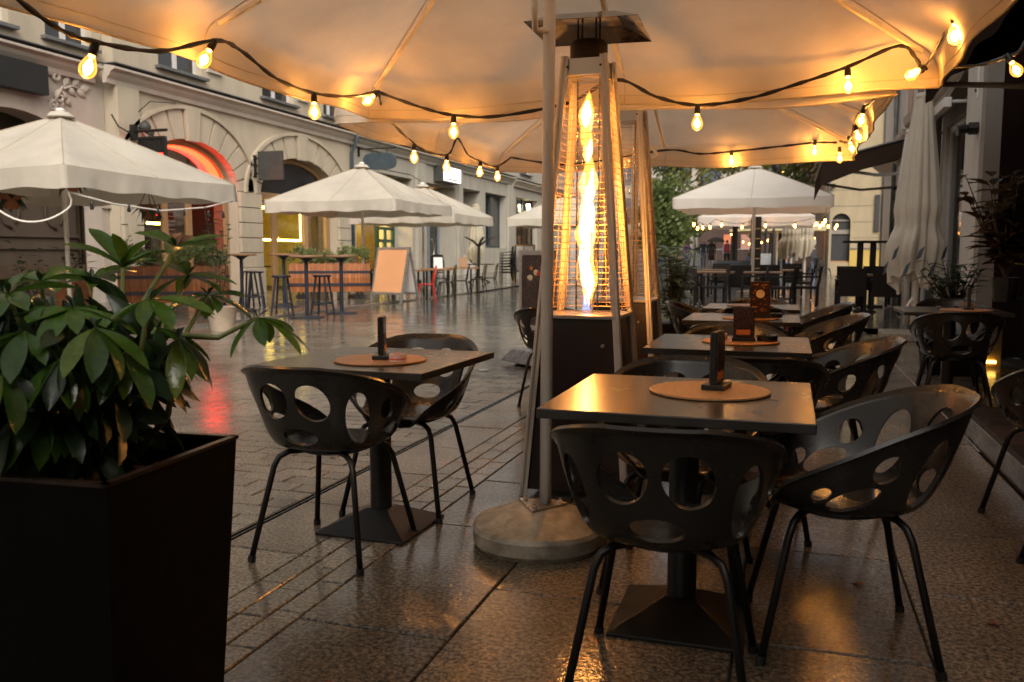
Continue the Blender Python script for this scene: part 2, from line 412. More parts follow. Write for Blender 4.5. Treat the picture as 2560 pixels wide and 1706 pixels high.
# edging courses between terrace and street
bm_s = {}
ncount = 0
rest_band = MB()
for x0, w, L_ in ((-1.44, .1, .26), (-1.54, .1, .22), (-1.64, .1, .26), (-1.98, .34, .62)):
    if w > .2: xa, xb = -2.1, -1.74
    else: xa, xb = x0 - w, x0
    y = .9 + rnd.random() * .2; me, src = stone_mesh('edging_stone', xb - xa - .006, L_ - .006, M['band'])
    while y < 13.2:
        if in_view(xb, y):
            if y < 6.2:
                inst('edging_stone', me, ground, loc=((xa + xb) / 2, y + L_ / 2, rnd.uniform(-.002, .001))); ncount += 1
            else:
                rest_band.add([(v[0] + (xa + xb) / 2, v[1] + y + L_ / 2, v[2]) for v in src.v], src.f)
        y += L_
tag(rest_band.build('edging_stones_far', M['band'], ground), kind='stuff')
# slot drain: two steel lips with a dark gap
d = MB(); d.box(-2.112, -2.104, -2, 13.2, -.02, .001); d.box(-2.136, -2.128, -2, 13.2, -.02, .001)
sd = tag(d.build('slot_drain', M['steel_slot']), 'long narrow steel slot drain running along the street edge', 'drain')
# street setts in running bond, courses across the street
me, src = stone_mesh('paving_sett', .254, .124, M['paver'])
cand = []; half = []
row = 0; y = 1.6
while y < YS:
    x = -2.14 - .13 * (row % 2) * 1.0 - .13
    while x > -9.0 + .13:
        if in_view(x, y): cand.append((x, y))
        x -= .26
    if row % 2: half.append(y)
    y += .13; row += 1
cand.sort(key=lambda p: p[0] ** 2 + p[1] ** 2 if p[0] > -.62 * p[1] else 900)
rest = MB()
for k, (x, y) in enumerate(cand):
    dz = rnd.uniform(-.0025, .0015)
    if k < 300: inst('paving_sett', me, ground, loc=(x, y + .065, dz), rot=(rnd.uniform(-.006, .006), rnd.uniform(-.006, .006), 0))
    else:
        t = rnd.uniform(-.004, .004)
        rest.add([(v[0] + x, v[1] + y + .065, v[2] + dz + v[1] * t) for v in src.v], src.f)
me_h, src_h = stone_mesh('half_sett', .124, .124, M['paver'])
for y in half:
    if y < 8: inst('half_sett', me_h, ground, loc=(-2.205, y + .065, rnd.uniform(-.002, .001)))
    else: rest.add([(v[0] - 2.205, v[1] + y + .065, v[2]) for v in src_h.v], src_h.f)
tag(rest.build('paving_setts_far', M['paver'], ground), kind='stuff')
# flush round ground lights in the street
M['ground_light'] = mat('wet_steel_disc', (.7, .7, .68), .12, .7)
for (x, y), lb in zip([(-2.86, 4.92), (-2.84, 7.92), (-2.9, 12.0), (-7.35, 15.0), (-7.4, 18.0), (-7.6, 24.5), (-7.9, 33)],
        ['flush steel ground light seen through the near shell chair', 'flush steel ground light in setts beyond the square table', 'flush steel ground light past the poster board on wheels',
         'flush steel ground light by the bar table nearest the A-board', 'flush steel ground light in front of red chair', 'flush steel ground light beside the black bistro chairs', 'flush steel ground light near the stacked chairs']):
    o = MB().lathe([(.055, 0), (.055, .006), (.045, .009), (.0, .009)], (0, 0, 0), 18).build('ground_light', M['ground_light'], loc=(x, y, .001 + gz(y)), smooth=False)
    tag(o, lb, 'ground light', 'ground lights along the street')
# raised stone step at the restaurant side
d = MB(); d.box(1.09, 2.3, 4.42, 6.25, 0, .146); st = tag(d.build('step', granite('step_stone', (.07, .05, .04), .4, 90)), kind='structure')
d = MB(); d.box(1.075, 1.115, 4.42, 6.25, .1461, .152); d.build('nosing', M['steel'], st)

# ------------------------------------------------------------------ facades along the far side of the street (plane x = -14.9)
FX = -14.9
def fxyz(y, z, x): return (x, y, z)
def arch_pts(yc, hw, zs, rise, n=20): return [(yc + hw * cos(pi - pi * i / n), zs + rise * sin(pi * i / n)) for i in range(n + 1)]
def wall_rects(m, x0, x1, y0, y1, z0, z1, ops):
    # solid wall between y0..y1 with rectangular openings (ya, yb, za, zb) that do not overlap in y
    y = y0
    for ya, yb, za, zb in sorted(ops):
        if ya > y: m.box(x0, x1, y, ya, z0, z1)
        if za > z0: m.box(x0, x1, ya, yb, z0, za)
        if zb < z1: m.box(x0, x1, ya, yb, zb, z1)
        y = yb
    if y < y1: m.box(x0, x1, y, y1, z0, z1)
def arch_panel(m, x0, x1, y0, y1, z0, z1, yc, hw, zs, rise):
    # wall piece with an arched doorway reaching z0
    a = arch_pts(yc, hw, zs, rise)
    if y0 < yc - hw: m.box(x0, x1, y0, yc - hw, z0, zs)
    if y1 > yc + hw: m.box(x0, x1, yc + hw, y1, z0, zs)
    poly = [(y0, zs)] + a + [(y1, zs), (y1, z1), (y0, z1)]
    if abs(y0 - (yc - hw)) < 1e-6: poly = a + [(y1, zs), (y1, z1), (y0, z1)]
    # split at the crown so that each half is a simple fan
    half = len(a) // 2
    for k in range(len(a) - 1):
        (p, q), (r, t) = a[k], a[k + 1]
        m.prism([(p, q), (r, t), (r, z1), (p, z1)], fxyz, x0, x1)
    if y0 < yc - hw: m.box(x0, x1, y0, yc - hw, zs, z1)
    if y1 > yc + hw: m.box(x0, x1, yc + hw, y1, zs, z1)
def voussoirs(parent, x, yc, hw, zs, rise, depth, n, material, t=.05):
    for k in range(n):
        if k == n // 2: continue
        a0, a1 = pi - pi * k / n + -.018, pi - pi * (k + 1) / n + .018
        pts = []
        for s in range(4):
            a = lerp(a0, a1, s / 3); pts.append((yc + hw * cos(a), zs + rise * sin(a)))
        for s in range(3, -1, -1):
            a = lerp(a0, a1, s / 3); pts.append((yc + (hw + depth) * cos(a), zs + (rise + depth) * sin(a)))
        MB().prism(pts, fxyz, x, x + t).build('voussoir', material, parent)
    kz = zs + rise
    MB().prism([(yc - .2, kz - .06), (yc + .2, kz - .06), (yc + .3, kz + depth + .06), (yc - .3, kz + depth + .06)], fxyz, x, x + t + .08).build('keystone', material, parent, bevel=.01)
def window(parent, x, y0, y1, z0, z1, fm, nm=2, cross=True, dark=True, depth=.14):
    m = MB(); w = .09
    m.box(x - .05, x + .03, y0, y0 + w, z0, z1); m.box(x - .05, x + .03, y1 - w, y1, z0, z1)
    m.box(x - .05, x + .03, y0 + w, y1 - w, z0, z0 + w); m.box(x - .05, x + .03, y0 + w, y1 - w, z1 - w, z1)
    for k in range(1, nm):
        yy = lerp(y0, y1, k / nm); m.box(x - .05, x + .035, yy - w * .7, yy + w * .7, z0 + w, z1 - w)
    o = m.build('window', fm, parent)
    for k in range(nm):
        a, b = lerp(y0, y1, k / nm) + w * .75, lerp(y0, y1, (k + 1) / nm) - w * .75
        MB().box(x - .02, x - .01, a, b, z0 + w, z1 - w).build('pane', M['pane_dark'] if dark else M['pane'], o)
        if cross: MB().box(x - .009, x + .01, a, b, lerp(z0, z1, .66), lerp(z0, z1, .66) + .04).build('glazing_bar', fm, o)
    return o
def sill(parent, x, y0, y1, z, material=None):
    m = MB(); m.box(x - .1, x + .16, y0 - .12, y1 + .12, z - .07, z); return m.build('sill', material or M['roofmetal'], parent)
def cornice(parent, x, y0, y1, z, material):
    m = MB(); prof = [(0, -.3), (.1, -.3), (.12, -.2), (.2, -.12), (.24, -.05), (.36, 0), (.36, .05), (0, .12)]
    n = len(prof); vs = [(x + a, y0, z + b) for a, b in prof] + [(x + a, y1, z + b) for a, b in prof]
    m.add(vs, [tuple(range(n))[::-1], tuple(range(n, 2 * n))] + [(i, (i + 1) % n, n + (i + 1) % n, n + i) for i in range(n)])
    o = m.build('cornice', material, parent)
    MB().box(x, x + .38, y0, y1, z + .121, z + .14).build('cornice_flashing', M['roofmetal'], o); return o
def rusticated(parent, x0, x1, y0, y1, z0, z1, n, material):
    h = (z1 - z0) / n
    for k in range(n):
        MB().box(x0, x1, y0, y1, z0 + k * h + .012, z0 + (k + 1) * h - .012).build('stone_block', material, parent, bevel=.008)

# building A: ornate bay at the left edge (wall 0.3 m behind its neighbour)
bA = thing('ornate_building', 'pinkish plaster building with carved scrollwork above a wide arch', 'building', (FX - .3, 13, 0))
bA.location = (0, 0, 0)
m = MB(); ax = FX - .3
arch_panel(m, ax - .5, ax, 5, 16.48, 0, 5.1, 13.9, 2.35, 2.2, 1.9); m.build('wall', M['pink_wall'], bA)
m = MB(); wall_rects(m, ax - .5, ax, 5, 16.48, 5.1, 11.5, [(11.6, 14.0, 5.75, 7.9), (14.9, 16.2, 5.75, 7.9)]); m.build('upper_wall', M['cream_wall'], bA)
for a, b in ((11.6, 14.0), (14.9, 16.2)):
    w = window(bA, ax - .2, a, b, 5.75, 7.9, M['white_frame']); sill(w, ax, a, b, 5.75)
cornice(bA, ax, 5, 16.14, 5.3, M['trim'])
m = MB(); m.box(ax - .85, ax - .8, 11.5, 16.3, .9, 4.2); rc = m.build('arch_door', M['dark_recess'], bA)
m = MB(); m.box(ax - 1.1, ax - .86, 11, 16.48, 0, 4.4); m.box(ax - .8, ax - .55, 11.5, 16.3, 0, .9); m.build('arch_backing', M['room_dark'], bA)
for yy in (12.2, 13.2, 14.2, 15.4):
    m = MB(); m.tube([(ax - .78, yy, 3.4), (ax - .78, yy, 2.0), (ax - .78, yy + .12, 1.8), (ax - .78, yy + .3, 1.7)], .035, 6)
    m.tube([(ax - .78, yy + .5, 3.4), (ax - .78, yy + .5, 2.0), (ax - .78, yy + .4, 1.8)], .03, 6); m.build('door_moulding', M['dark_recess'], rc, smooth=True)
m = MB(); m.box(ax - .79, ax - .74, 11.5, 16.3, 1.52, 1.6); m.box(ax - .79, ax - .75, 11.5, 16.3, 1.25, 1.29); m.build('door_rail', M['dark_recess'], rc)
m = MB()
for k in range(24):
    pass
ar = arch_pts(13.9, 2.35, 2.2, 1.9, 24); out = arch_pts(13.9, 2.75, 2.2, 2.3, 24)
for k in range(24): m.prism([ar[k], ar[k + 1], out[k + 1], out[k]], fxyz, ax + .002, ax + .07)
m.build('arch_moulding', M['pink_wall'], bA)
# carved relief: scrolls, leaves, a medallion
m = MB(); rr = random.Random(3)
def scroll(m, y, z, r, turns, flip, x=ax + .05, th=.05):
    p = []
    for i in range(22):
        t = i / 21; a = turns * 2 * pi * t; q = r * (1 - .85 * t); p.append((x + .03 * t, y + flip * q * cos(a), z + q * sin(a)))
    m.tube(p, [th * (1 - .5 * i / 21) for i in range(22)], 7)
def rleaf(m, y, z, ang, l, w, x=ax + .03):
    pts = []
    for i in range(7):
        t = i / 6; pts.append((t * l, w * sin(pi * t ** .8)))
    c, s = cos(ang), sin(ang); top = []; bot = []; mid = []
    for a, b in pts:
        top.append((x, y + a * c - b * s, z + a * s + b * c)); bot.append((x, y + a * c + b * s, z + a * s - b * c)); mid.append((x + .07 * sin(pi * min(1, a / l + .1)), y + a * c, z + a * s))
    n = len(pts); m.add(top + mid + bot, [(i, i + 1, n + i + 1, n + i) for i in range(n - 1)] + [(n + i, n + i + 1, 2 * n + i + 1, 2 * n + i) for i in range(n - 1)])
m.lathe([(.0, 0), (.22, 0), (.2, .05), (.14, .08), (0, .1)], (0, 0, 0), 20)
m.v = [(ax + z_, 14.55 + x_, 4.72 + y_) for x_, y_, z_ in m.v]
for a in range(22): m.tube([(ax + .06, 14.55 + .24 * cos(a * .2856), 4.72 + .24 * sin(a * .2856)), (ax + .1, 14.55 + .24 * cos(a * .2856), 4.72 + .24 * sin(a * .2856))], .022, 6)
scroll(m, 15.15, 4.52, .16, 1.4, 1); scroll(m, 15.05, 4.95, .15, 1.3, -1); scroll(m, 14.95, 4.3, .13, 1.5, 1); scroll(m, 13.55, 5.02, .17, 1.4, 1); scroll(m, 14.05, 5.05, .14, 1.2, -1); scroll(m, 14.8, 5.05, .12, 1.2, 1)
m.tube([(ax + .09, 14.95, 4.38), (ax + .09, 15.2, 4.75)], .03, 6)
m.tube([(ax + .05, 15.2, 4.7), (ax + .06, 15.5, 4.82), (ax + .04, 15.85, 4.78)], [.035, .03, .015], 6)
for (y, z, a, l) in [(15.3, 4.78, 1.0, .3), (15.4, 4.8, -.6, .3), (15.55, 4.83, .8, .3), (15.65, 4.8, -.5, .32), (15.75, 4.8, .25, .34), (15.3, 4.55, -.7, .26), (15.2, 4.5, -1.4, .25), (14.85, 4.85, 2.2, .26), (14.9, 4.6, 2.8, .2), (13.7, 4.95, .5, .3), (13.4, 4.95, 2.4, .3), (13.3, 4.95, .9, .26), (14.2, 4.98, .3, .28), (13.9, 4.98, 2.7, .25), (13.2, 5.0, 2.9, .3), (14.9, 4.95, .6, .3)]:
    rleaf(m, y, z, a, l, l * .28)
m.build('carved_relief', M['trim'], bA, smooth=True)
# flat black sign on the ornate wall
sg = thing('wall_sign', 'blank black rectangular sign box over the arch of the ornate building', 'sign', (ax + .1, 13.7, 4.75))
MB().box(0, .22, -.95, .92, -.3, .3).build('sign_box', M['black'], sg, bevel=.01)
m = MB(); m.box(-.1, .0, -.6, -.5, -.05, .05); m.box(-.1, 0, .5, .6, -.05, .05); m.build('bracket', M['blackmetal'], sg)

# building B: cream plaster with two rusticated arches
bB = thing('arched_building', 'cream plaster building with two rusticated arches and white windows', 'building')
m = MB(); zt = 5.1
arch_panel(m, FX - .5, FX, 16.5, 21.57, 0, zt, 19.1, 1.93, 2.9, 1.2)
arch_panel(m, FX - .5, FX, 21.57, 27.7, 0, zt, 24.4, 2.27, 2.9, 1.25)
m.build('wall', M['cream_wall'], bB)
m = MB(); wins = [(18.0, 19.65), (22.4, 24.1), (25.9, 27.2)]
wall_rects(m, FX - .5, FX, 16.5, 27.7, 5.1, 11.5, [(a, b, 5.75, 7.9) for a, b in wins]); m.build('upper_wall', M['cream_wall'], bB)
for a, b in wins:
    w = window(bB, FX - .2, a, b, 5.75, 7.9, M['white_frame']); sill(w, FX, a, b, 5.75)
    MB().box(FX, FX + .05, b + .25, b + .75, 6.05, 11.4).build('wall_strip', M['cream_wall'], bB)
    MB().box(FX, FX + .08, b + .2, b + .8, 5.96, 6.03).build('string_course', M['trim'], bB)
cornice(bB, FX, 16.14, 27.7, 5.3, M['trim'])
MB().box(FX + .001, FX + .12, 16.45, 17.15, 2.9, 5.0).build('pilaster', M['cream_wall'], bB)
voussoirs(bB, FX + .001, 19.1, 1.95, 2.9, 1.2, .72, 13, M['cream_wall'])
voussoirs(bB, FX + .001, 24.4, 2.29, 2.9, 1.25, .72, 13, M['cream_wall'])
for yc, hw in ((19.1, 1.95), (24.4, 2.29)):
    m = MB(); i_ = arch_pts(yc, hw + .73, 2.9, 1.94, 26); o_ = arch_pts(yc, hw + .83, 2.9, 2.04, 26)
    for k in range(26): m.prism([i_[k], i_[k + 1], o_[k + 1], o_[k]], fxyz, FX + .001, FX + .12)
    m.build('arch_moulding', M['cream_wall'], bB)
rusticated(bB, FX + .001, FX + .1, 16.52, 17.16, .75, 2.9, 4, M['cream_wall'])
rusticated(bB, FX + .001, FX + .1, 21.06, 22.1, .75, 2.9, 5, M['cream_wall'])
rusticated(bB, FX + .001, FX + .1, 26.7, 27.5, .75, 2.9, 5, M['cream_wall'])
for a, b in ((16.5, 17.18), (21.04, 22.12), (26.68, 27.55)): MB().box(FX + .001, FX + .16, a, b, 0, .74).build('plinth', M['cream_wall'], bB, bevel=.02)
m = MB(); m.box(FX + .12, FX + .13, 16.6, 16.9, 1.35, 1.85); m.build('meter_hatch', M['cream_wall'], bB, bevel=.004)
# shopfront joinery in the first arch
def lunette(parent, x, yc, hw, zs, rise, t, material):
    m = MB(); i_ = arch_pts(yc, hw - .12, zs, rise - .12, 24); o_ = arch_pts(yc, hw, zs, rise, 24)
    for k in range(24): m.prism([i_[k], i_[k + 1], o_[k + 1], o_[k]], fxyz, x, x + t)
    return m.build('arch_frame', material, parent)
xs_ = FX - .38
s1 = thing('shopfront', 'tan timber shopfront with red neon rings in its arched fanlight', 'shopfront')
lunette(s1, xs_, 19.1, 1.9, 2.95, 1.12, .1, M['tan_wood'])
for ya, yb, nm in ((17.2, 17.34, 'jamb'), (18.28, 18.48, 'mullion'), (19.2, 19.42, 'mullion'), (20.78, 20.99, 'jamb')):
    MB().box(xs_, xs_ + .1, ya, yb, .03, 2.85).build(nm, M['tan_wood'], s1, bevel=.01)
MB().box(xs_ - .01, xs_ + .12, 17.2, 21.0, 2.851, 2.99).build('transom', M['tan_wood'], s1, bevel=.01)
for ya, yb in ((17.34, 18.28), (18.48, 19.2)):
    MB().box(xs_ + .04, xs_ + .05, ya, yb, .03, 2.85).build('pane', M['pane'], s1)
m = MB(); m.box(xs_ + .02, xs_ + .07, 20.45, 20.77, .03, 2.8); m.build('door_leaf', mat('red_brown_door', (.3, .06, .03), .4), s1)
m = MB(); a_ = arch_pts(19.1, 1.76, 2.99, .97, 24)
m.prism(a_, fxyz, xs_ + .045, xs_ + .05); m.build('fanlight_pane', M['pane'], s1)
for k in range(10):
    # neon tubes sweep up the inside of the fanlight as nested arcs
    t = k / 9; p = []
    for i in range(13):
        a = lerp(.06, 1.95, i / 12); q = 1 - t * .36 * cos(i / 12 * pi / 2) - .02
        p.append((xs_ + .015 - k * .002, 19.1 + 1.72 * cos(a) * q, 3.02 + .93 * sin(a) * q))
    MB().tube(p, .026, 5).build('neon_tube', M['neon2'] if k < 6 else M['neon'], s1, smooth=True)
m = MB(); m.box(xs_ - 4, xs_ - 3.9, 16.6, 21.4, 0, 4.2); m.box(xs_ - 4, xs_ - .12, 16.7, 16.8, 0, 4.2); m.box(xs_ - 4, xs_ - .12, 21.3, 21.4, 0, 4.2); m.box(xs_ - 4, xs_ - .12, 16.8, 21.3, 4.2, 4.3)
m.build('room_shell', M['room_dark'], s1)
MB().box(xs_ - .9, xs_ - .86, 18.85, 19.35, 1.93, 1.99).build('interior_light', M['led'], s1)
MB().box(xs_ - .9, xs_ - .86, 18.7, 19.6, 2.18, 2.24).build('interior_light', M['neon'], s1)
m = MB()
for k in range(10): m.box(xs_ - 1.2, xs_ - 1.18, 19.8 + .0 * k, 20.3, 2.3 - k * .12, 2.32 - k * .12)
m.build('menu_lines', mat('chalk', (.4, .3, .28), .7), s1)
# second arch: glazed front with yellow light lines
s2 = thing('shopfront', 'glazed timber shopfront with yellow light lines inside', 'shopfront')
lunette(s2, xs_, 24.4, 2.24, 2.95, 1.17, .1, M['tan_wood'])
for ya, yb, nm in ((22.13, 22.2, 'jamb'), (23.18, 23.4, 'mullion'), (24.95, 25.2, 'mullion'), (26.36, 26.62, 'jamb')):
    MB().box(xs_, xs_ + .12, ya, yb, .03, 2.8).build(nm, M['tan_wood'], s2, bevel=.01)
MB().box(xs_ - .01, xs_ + .14, 22.13, 26.67, 2.801, 3.0).build('transom', M['tan_wood'], s2, bevel=.01)
for ya, yb in ((23.4, 24.95), (25.2, 26.36)): MB().box(xs_ + .04, xs_ + .05, ya, yb, .03, 2.8).build('pane', M['pane'], s2)
m = MB(); m.prism(arch_pts(24.4, 2.1, 3.0, 1.0, 24), fxyz, xs_ + .045, xs_ + .05); m.build('fanlight_pane', M['pane_dark'], s2)
m = MB(); m.box(xs_ - 3, xs_ - 2.9, 21.6, 27.2, 0, 3.4); m.box(xs_ - 2.9, xs_ - .12, 21.6, 21.7, 0, 3.4); m.box(xs_ - 2.9, xs_ - .12, 27.1, 27.2, 0, 3.4); m.box(xs_ - 2.9, xs_ - .12, 21.7, 27.1, 3.4, 3.5)
m.build('room_shell', M['room_brown'], s2)
for bx in ((23.5, 25.95, 1.57, 1.63), (25.96, 26.04, 1.57, 2.7), (23.5, 24.7, 2.58, 2.65)):
    MB().box(xs_ - .66, xs_ - .62, *bx).build('light_line', M['led'], s2)
m = MB(); m.box(xs_ - 2.2, xs_ - 1.7, 22.0, 25, .0, .48); m.box(xs_ - 2.3, xs_ - 2.2, 22.0, 25, .48, .95); m.build('red_bench', mat('red_bench', (.3, .02, .015), .5), s2)
m = MB()
for yy in (22.6, 23.4, 24.3): m.box(xs_ - 1.5, xs_ - .9, yy - .25, yy + .25, .72, .76); m.box(xs_ - 1.22, xs_ - 1.18, yy - .02, yy + .02, 0, .72)
m.build('indoor_tables', M['black'], s2)
# hanging signs and lamps on the cream building
sg = thing('hanging_sign', 'square dark grey sign on brackets beside the second arch', 'sign', (FX, 21.75, 3.68))
MB().box(.25, 1.05, -.05, .05, -.42, .4).build('sign_panel', M['signgrey'], sg, bevel=.01)
m = MB(); m.box(.1, .14, -.06, .06, -.34, .3); m.tube([(.1, 0, -.22), (.25, 0, -.22)], .02, 6); m.tube([(.1, 0, .2), (.25, 0, .2)], .02, 6); m.build('bracket', M['blackmetal'], sg)
sg = thing('hanging_sign', 'black barred sign with red glow on the bracket by the red arch', 'sign', (FX + .12, 16.85, 3.9))
m = MB(); m.box(.02, .12, -.08, .08, -.1, .25); m.tube([(.05, 0, .1), (1.0, 0, .1)], .035, 8); m.box(.2, .95, -.05, .05, -.09, -.04); m.box(.2, .26, -.05, .05, -.75, -.09); m.box(.9, .96, -.05, .05, -.75, -.09); m.box(.26, .9, -.05, .05, -.75, -.7); m.tube([(.5, 0, .1), (.5, 0, -.06)], .02, 6); m.build('sign_frame', M['black'], sg)
for k in range(7): MB().box(.3 + k * .085, .335 + k * .085, -.03, .03, -.4, -.09).build('bar', M['black'], sg)
MB().box(.28, .88, .0, .015, -.69, -.42).build('glow_panel', M['neon'], sg)
def camera_lamp(label, loc, s=1):
    o = thing('wall_lamp', label, 'lamp', loc)
    m = MB(); m.lathe([(.06, 0), (.12, .05), (.14, .12), (.1, .2), (.04, .26)], (.18, 0, -.1), 12); m.tube([(0, 0, 0), (.18, 0, .05)], .035, 6); m.build('lamp_body', M['signgrey'], o, smooth=True)
    m = MB(); m.tube([(.2, 0, -.08), (.34, .1, -.16)], .06, 8); m.build('lamp_head', M['blackmetal'], o); return o
camera_lamp('small grey spotlight at the shoulder of the red arch', (FX + .12, 17.1, 4.12))
# thin cables drooping on the wall
m = MB(); m.tube([(FX + .15, 16.2, 4.3), (FX + .2, 16.35, 4.05), (FX + .2, 16.7, 3.95)], .018, 5); m.tube([(FX + .14, 17.1, 4.5), (FX + .14, 17.5, 4.8), (FX + .14, 18.4, 4.9)], .012, 5)
tag(m.build('wall_cable', M['black']), 'thin black cable looping over the red arch voussoirs', 'cable')
# downpipe at the joint of the two buildings
m = MB(); m.tube([(FX + .32, 27.62, 5.6), (FX + .32, 27.62, 5.1), (FX + .1, 27.62, 4.7), (FX + .1, 27.62, .05)], .06, 10)
dp = m.build('downpipe', M['signblue'], smooth=True); tag(dp, 'blue-grey downpipe between the cream and the grey building', 'downpipe')
for z_ in (1.2, 2.6, 4.0): MB().lathe([(.072, -.03), (.072, .03)], (FX + .1, 27.62, z_), 10).build('pipe_clip', M['signblue'], dp)

# building C: grey-beige, flat openings
bC = thing('grey_building', 'long grey-beige building with deep square shop openings', 'building')
ops = [(28.05, 32.95, 0, 4.22), (34.14, 37.81, 0, 4.2), (38.59, 41.26, 0, 4.28), (41.97, 45.38, 1.47, 4.3), (47.2, 51.6, 1.0, 4.38)]
m = MB(); wall_rects(m, FX - 1.5, FX, 27.8, 60, 0, 5.05, ops); m.build('wall', M['grey_wall'], bC)
wins = [(29.3, 31.0), (33.4, 35.1), (38.0, 39.8), (42.8, 44.6), (48, 50)]
m = MB(); wall_rects(m, FX - .5, FX, 27.8, 60, 5.05, 11.5, [(a, b, 5.8, 7.9) for a, b in wins]); m.build('upper_wall', M['grey_wall'], bC)
for a, b in wins:
    w = window(bC, FX - .2, a, b, 5.8, 7.9, M['white_frame']); sill(w, FX, a, b, 5.8)
cornice(bC, FX, 27.72, 46.2, 5.28, M['grey_wall']); cornice(bC, FX + .05, 46.2, 60, 5.22, M['trim'])
for a, b in ((33.2, 34.1), (37.95, 38.45), (45.5, 46.3)): MB().box(FX + .001, FX + .14, a, b, 0, 4.95).build('pilaster', M['grey_wall'], bC, bevel=.01)
MB().box(FX + .15, FX + .2, 33.5, 33.75, 1.2, 1.5).build('meter_box', M['grey_wall'], bC)
# lit shop with green door
s3 = thing('shopfront', 'bright yellow-lit shop with a dark green panelled door', 'shopfront')
gx = FX - .9; rx = FX - 1.5
def door_frame(parent, x, y0, y1, z0, z1, material, w=.14):
    m = MB(); m.box(x, x + .09, y0, y0 + w, z0, z1); m.box(x, x + .09, y1 - w, y1, z0, z1); m.box(x, x + .09, y0 + w, y1 - w, z1 - w, z1); m.box(x, x + .09, y0 + w, y1 - w, z0, z0 + w); return m.build('door_frame', material, parent)
door_frame(s3, gx, 31.3, 32.93, .03, 2.9, M['green_door'], .2)
m = MB()
for zz in (.85, 1.62, 2.12): m.box(gx + .01, gx + .08, 31.5, 32.73, zz, zz + .12)
m.box(gx + .012, gx + .078, 32.05, 32.2, 1.74, 2.12); m.box(gx + .012, gx + .078, 32.05, 32.2, .97, 1.62); m.build('door_rail', M['green_door'], s3)
MB().tube([(gx + .09, 31.6, 1.1), (gx + .2, 31.6, 1.1), (gx + .2, 31.6, 1.7), (gx + .09, 31.6, 1.7)], .02, 6).build('door_handle', M['black'], s3)
MB().box(gx + .03, gx + .04, 28.1, 31.29, .4, 2.9).build('pane', M['pane'], s3)
m = MB(); m.box(gx + .0, gx + .09, 28.05, 31.29, .03, .4); m.box(gx, gx + .09, 28.05, 32.93, 2.901, 3.05); m.build('shop_frame', M['green_door'], s3)
m = MB(); m.box(gx, gx + .06, 28.05, 32.94, 3.051, 4.2); m.build('fascia', mat('dark_green_fascia', (.03, .035, .028), .6), s3)
m = MB(); m.box(rx - 2.5, rx - 2.4, 27.0, 37.2, 0, 3); m.box(rx - 2.4, rx - .01, 27.0, 27.1, 0, 3); m.box(rx - 2.4, rx - .01, 37.1, 37.2, 0, 3); m.box(rx - 2.4, rx - .01, 27.1, 37.1, 3.0, 3.05); m.build('room_shell', M['room_yellow'], s3)
MB().box(rx - 2.0, rx - .1, 29, 36, 2.94, 2.98).build('ceiling_light', M['warmroom'], s3)
MB().box(rx - 2.39, rx - 2.37, 32.4, 33.0, 1.2, 1.9).build('wall_poster', mat('brown_poster', (.25, .1, .04), .6, var=.6, vs=9), s3)
for zz, c_ in ((.75, (.1, .25, .2)), (1.15, (.1, .3, .2)), (.45, (.2, .4, .5))): MB().box(gx + .1, gx + .104, 32.3, 32.6, zz, zz + .25).build('sticker', mat('sticker', c_, .5), s3)
# second opening: glazed door with ring handle
s4 = thing('shopfront', 'recessed glazed door with ring handle under the white light box', 'shopfront')
m = MB(); m.box(gx, gx + .08, 34.15, 34.3, .03, 4.2); m.box(gx, gx + .08, 36.4, 36.65, .03, 4.2); m.box(gx, gx + .08, 37.6, 37.8, .03, 4.2); m.box(gx + .001, gx + .079, 34.3, 36.4, 3.2, 3.3) ; m.build('door_frame', mat('blue_grey_frame', (.2, .23, .27), .5), s4)
for a, b in ((34.3, 36.4), (36.65, 37.6)): MB().box(gx + .03, gx + .04, a, b, .03, 4.15).build('pane', M['pane'], s4)
m = MB(); m.tube([(gx + .12, 36.75 + .3 * cos(t * pi / 8), 1.35 + .45 * sin(t * pi / 8)) for t in range(-4, 5)], .03, 6); m.build('door_handle', M['steel'], s4, smooth=True)
m = MB(); m.box(rx - .2, rx - .1, 34, 39, 0, 4.25); m.build('room_back', mat('amber_room', (.4, .28, .12), .8), s4)
MB().box(rx + .1, gx - .1, 34.4, 37.6, 4.1, 4.14).build('ceiling_light', emis('amber_ceiling', (1, .6, .22), 1.2), s4)
m = MB(); m.box(FX - 1.4, FX - .2, 34.16, 37.8, .03, .14); m.build('door_step', M['kerb'], s4)
s5 = thing('doorway', 'dark recessed doorway in the grey building beside the shop window', 'doorway')
MB().box(gx - .2, gx - .1, 38.6, 41.25, .03, 4.28).build('door_panel', mat('dark_brown_door', (.05, .03, .022), .5), s5); MB().box(gx + .3, gx + .7, 39.4, 41.2, .0, 1.1).build('low_wall', M['white_wall'], s5, bevel=.02)
s6 = thing('shop_window', 'dark reflective shop window behind the folded cream parasol', 'window')
window(s6, FX - .4, 42.0, 45.36, 1.5, 4.28, M['signblue'], 2, False)
s7 = thing('shop_window', 'shop window with warm pendant lamps glowing inside', 'window')
m = MB(); x_ = FX - .4
for yy in (47.2, 48.3, 49.4, 50.5, 51.5): m.box(x_, x_ + .08, yy, yy + .1, 1.0, 4.38)
m.box(x_ - .01, x_ + .09, 47.2, 51.6, 3.3, 3.38); m.build('window_frame', M['black'], s7)
MB().box(x_ + .03, x_ + .04, 47.2, 51.6, 1.0, 4.38).build('pane', M['pane'], s7)
MB().box(x_ - 2.5, x_ - 2.4, 47, 52, .5, 4.4).build('room_back', M['room_brown'], s7)
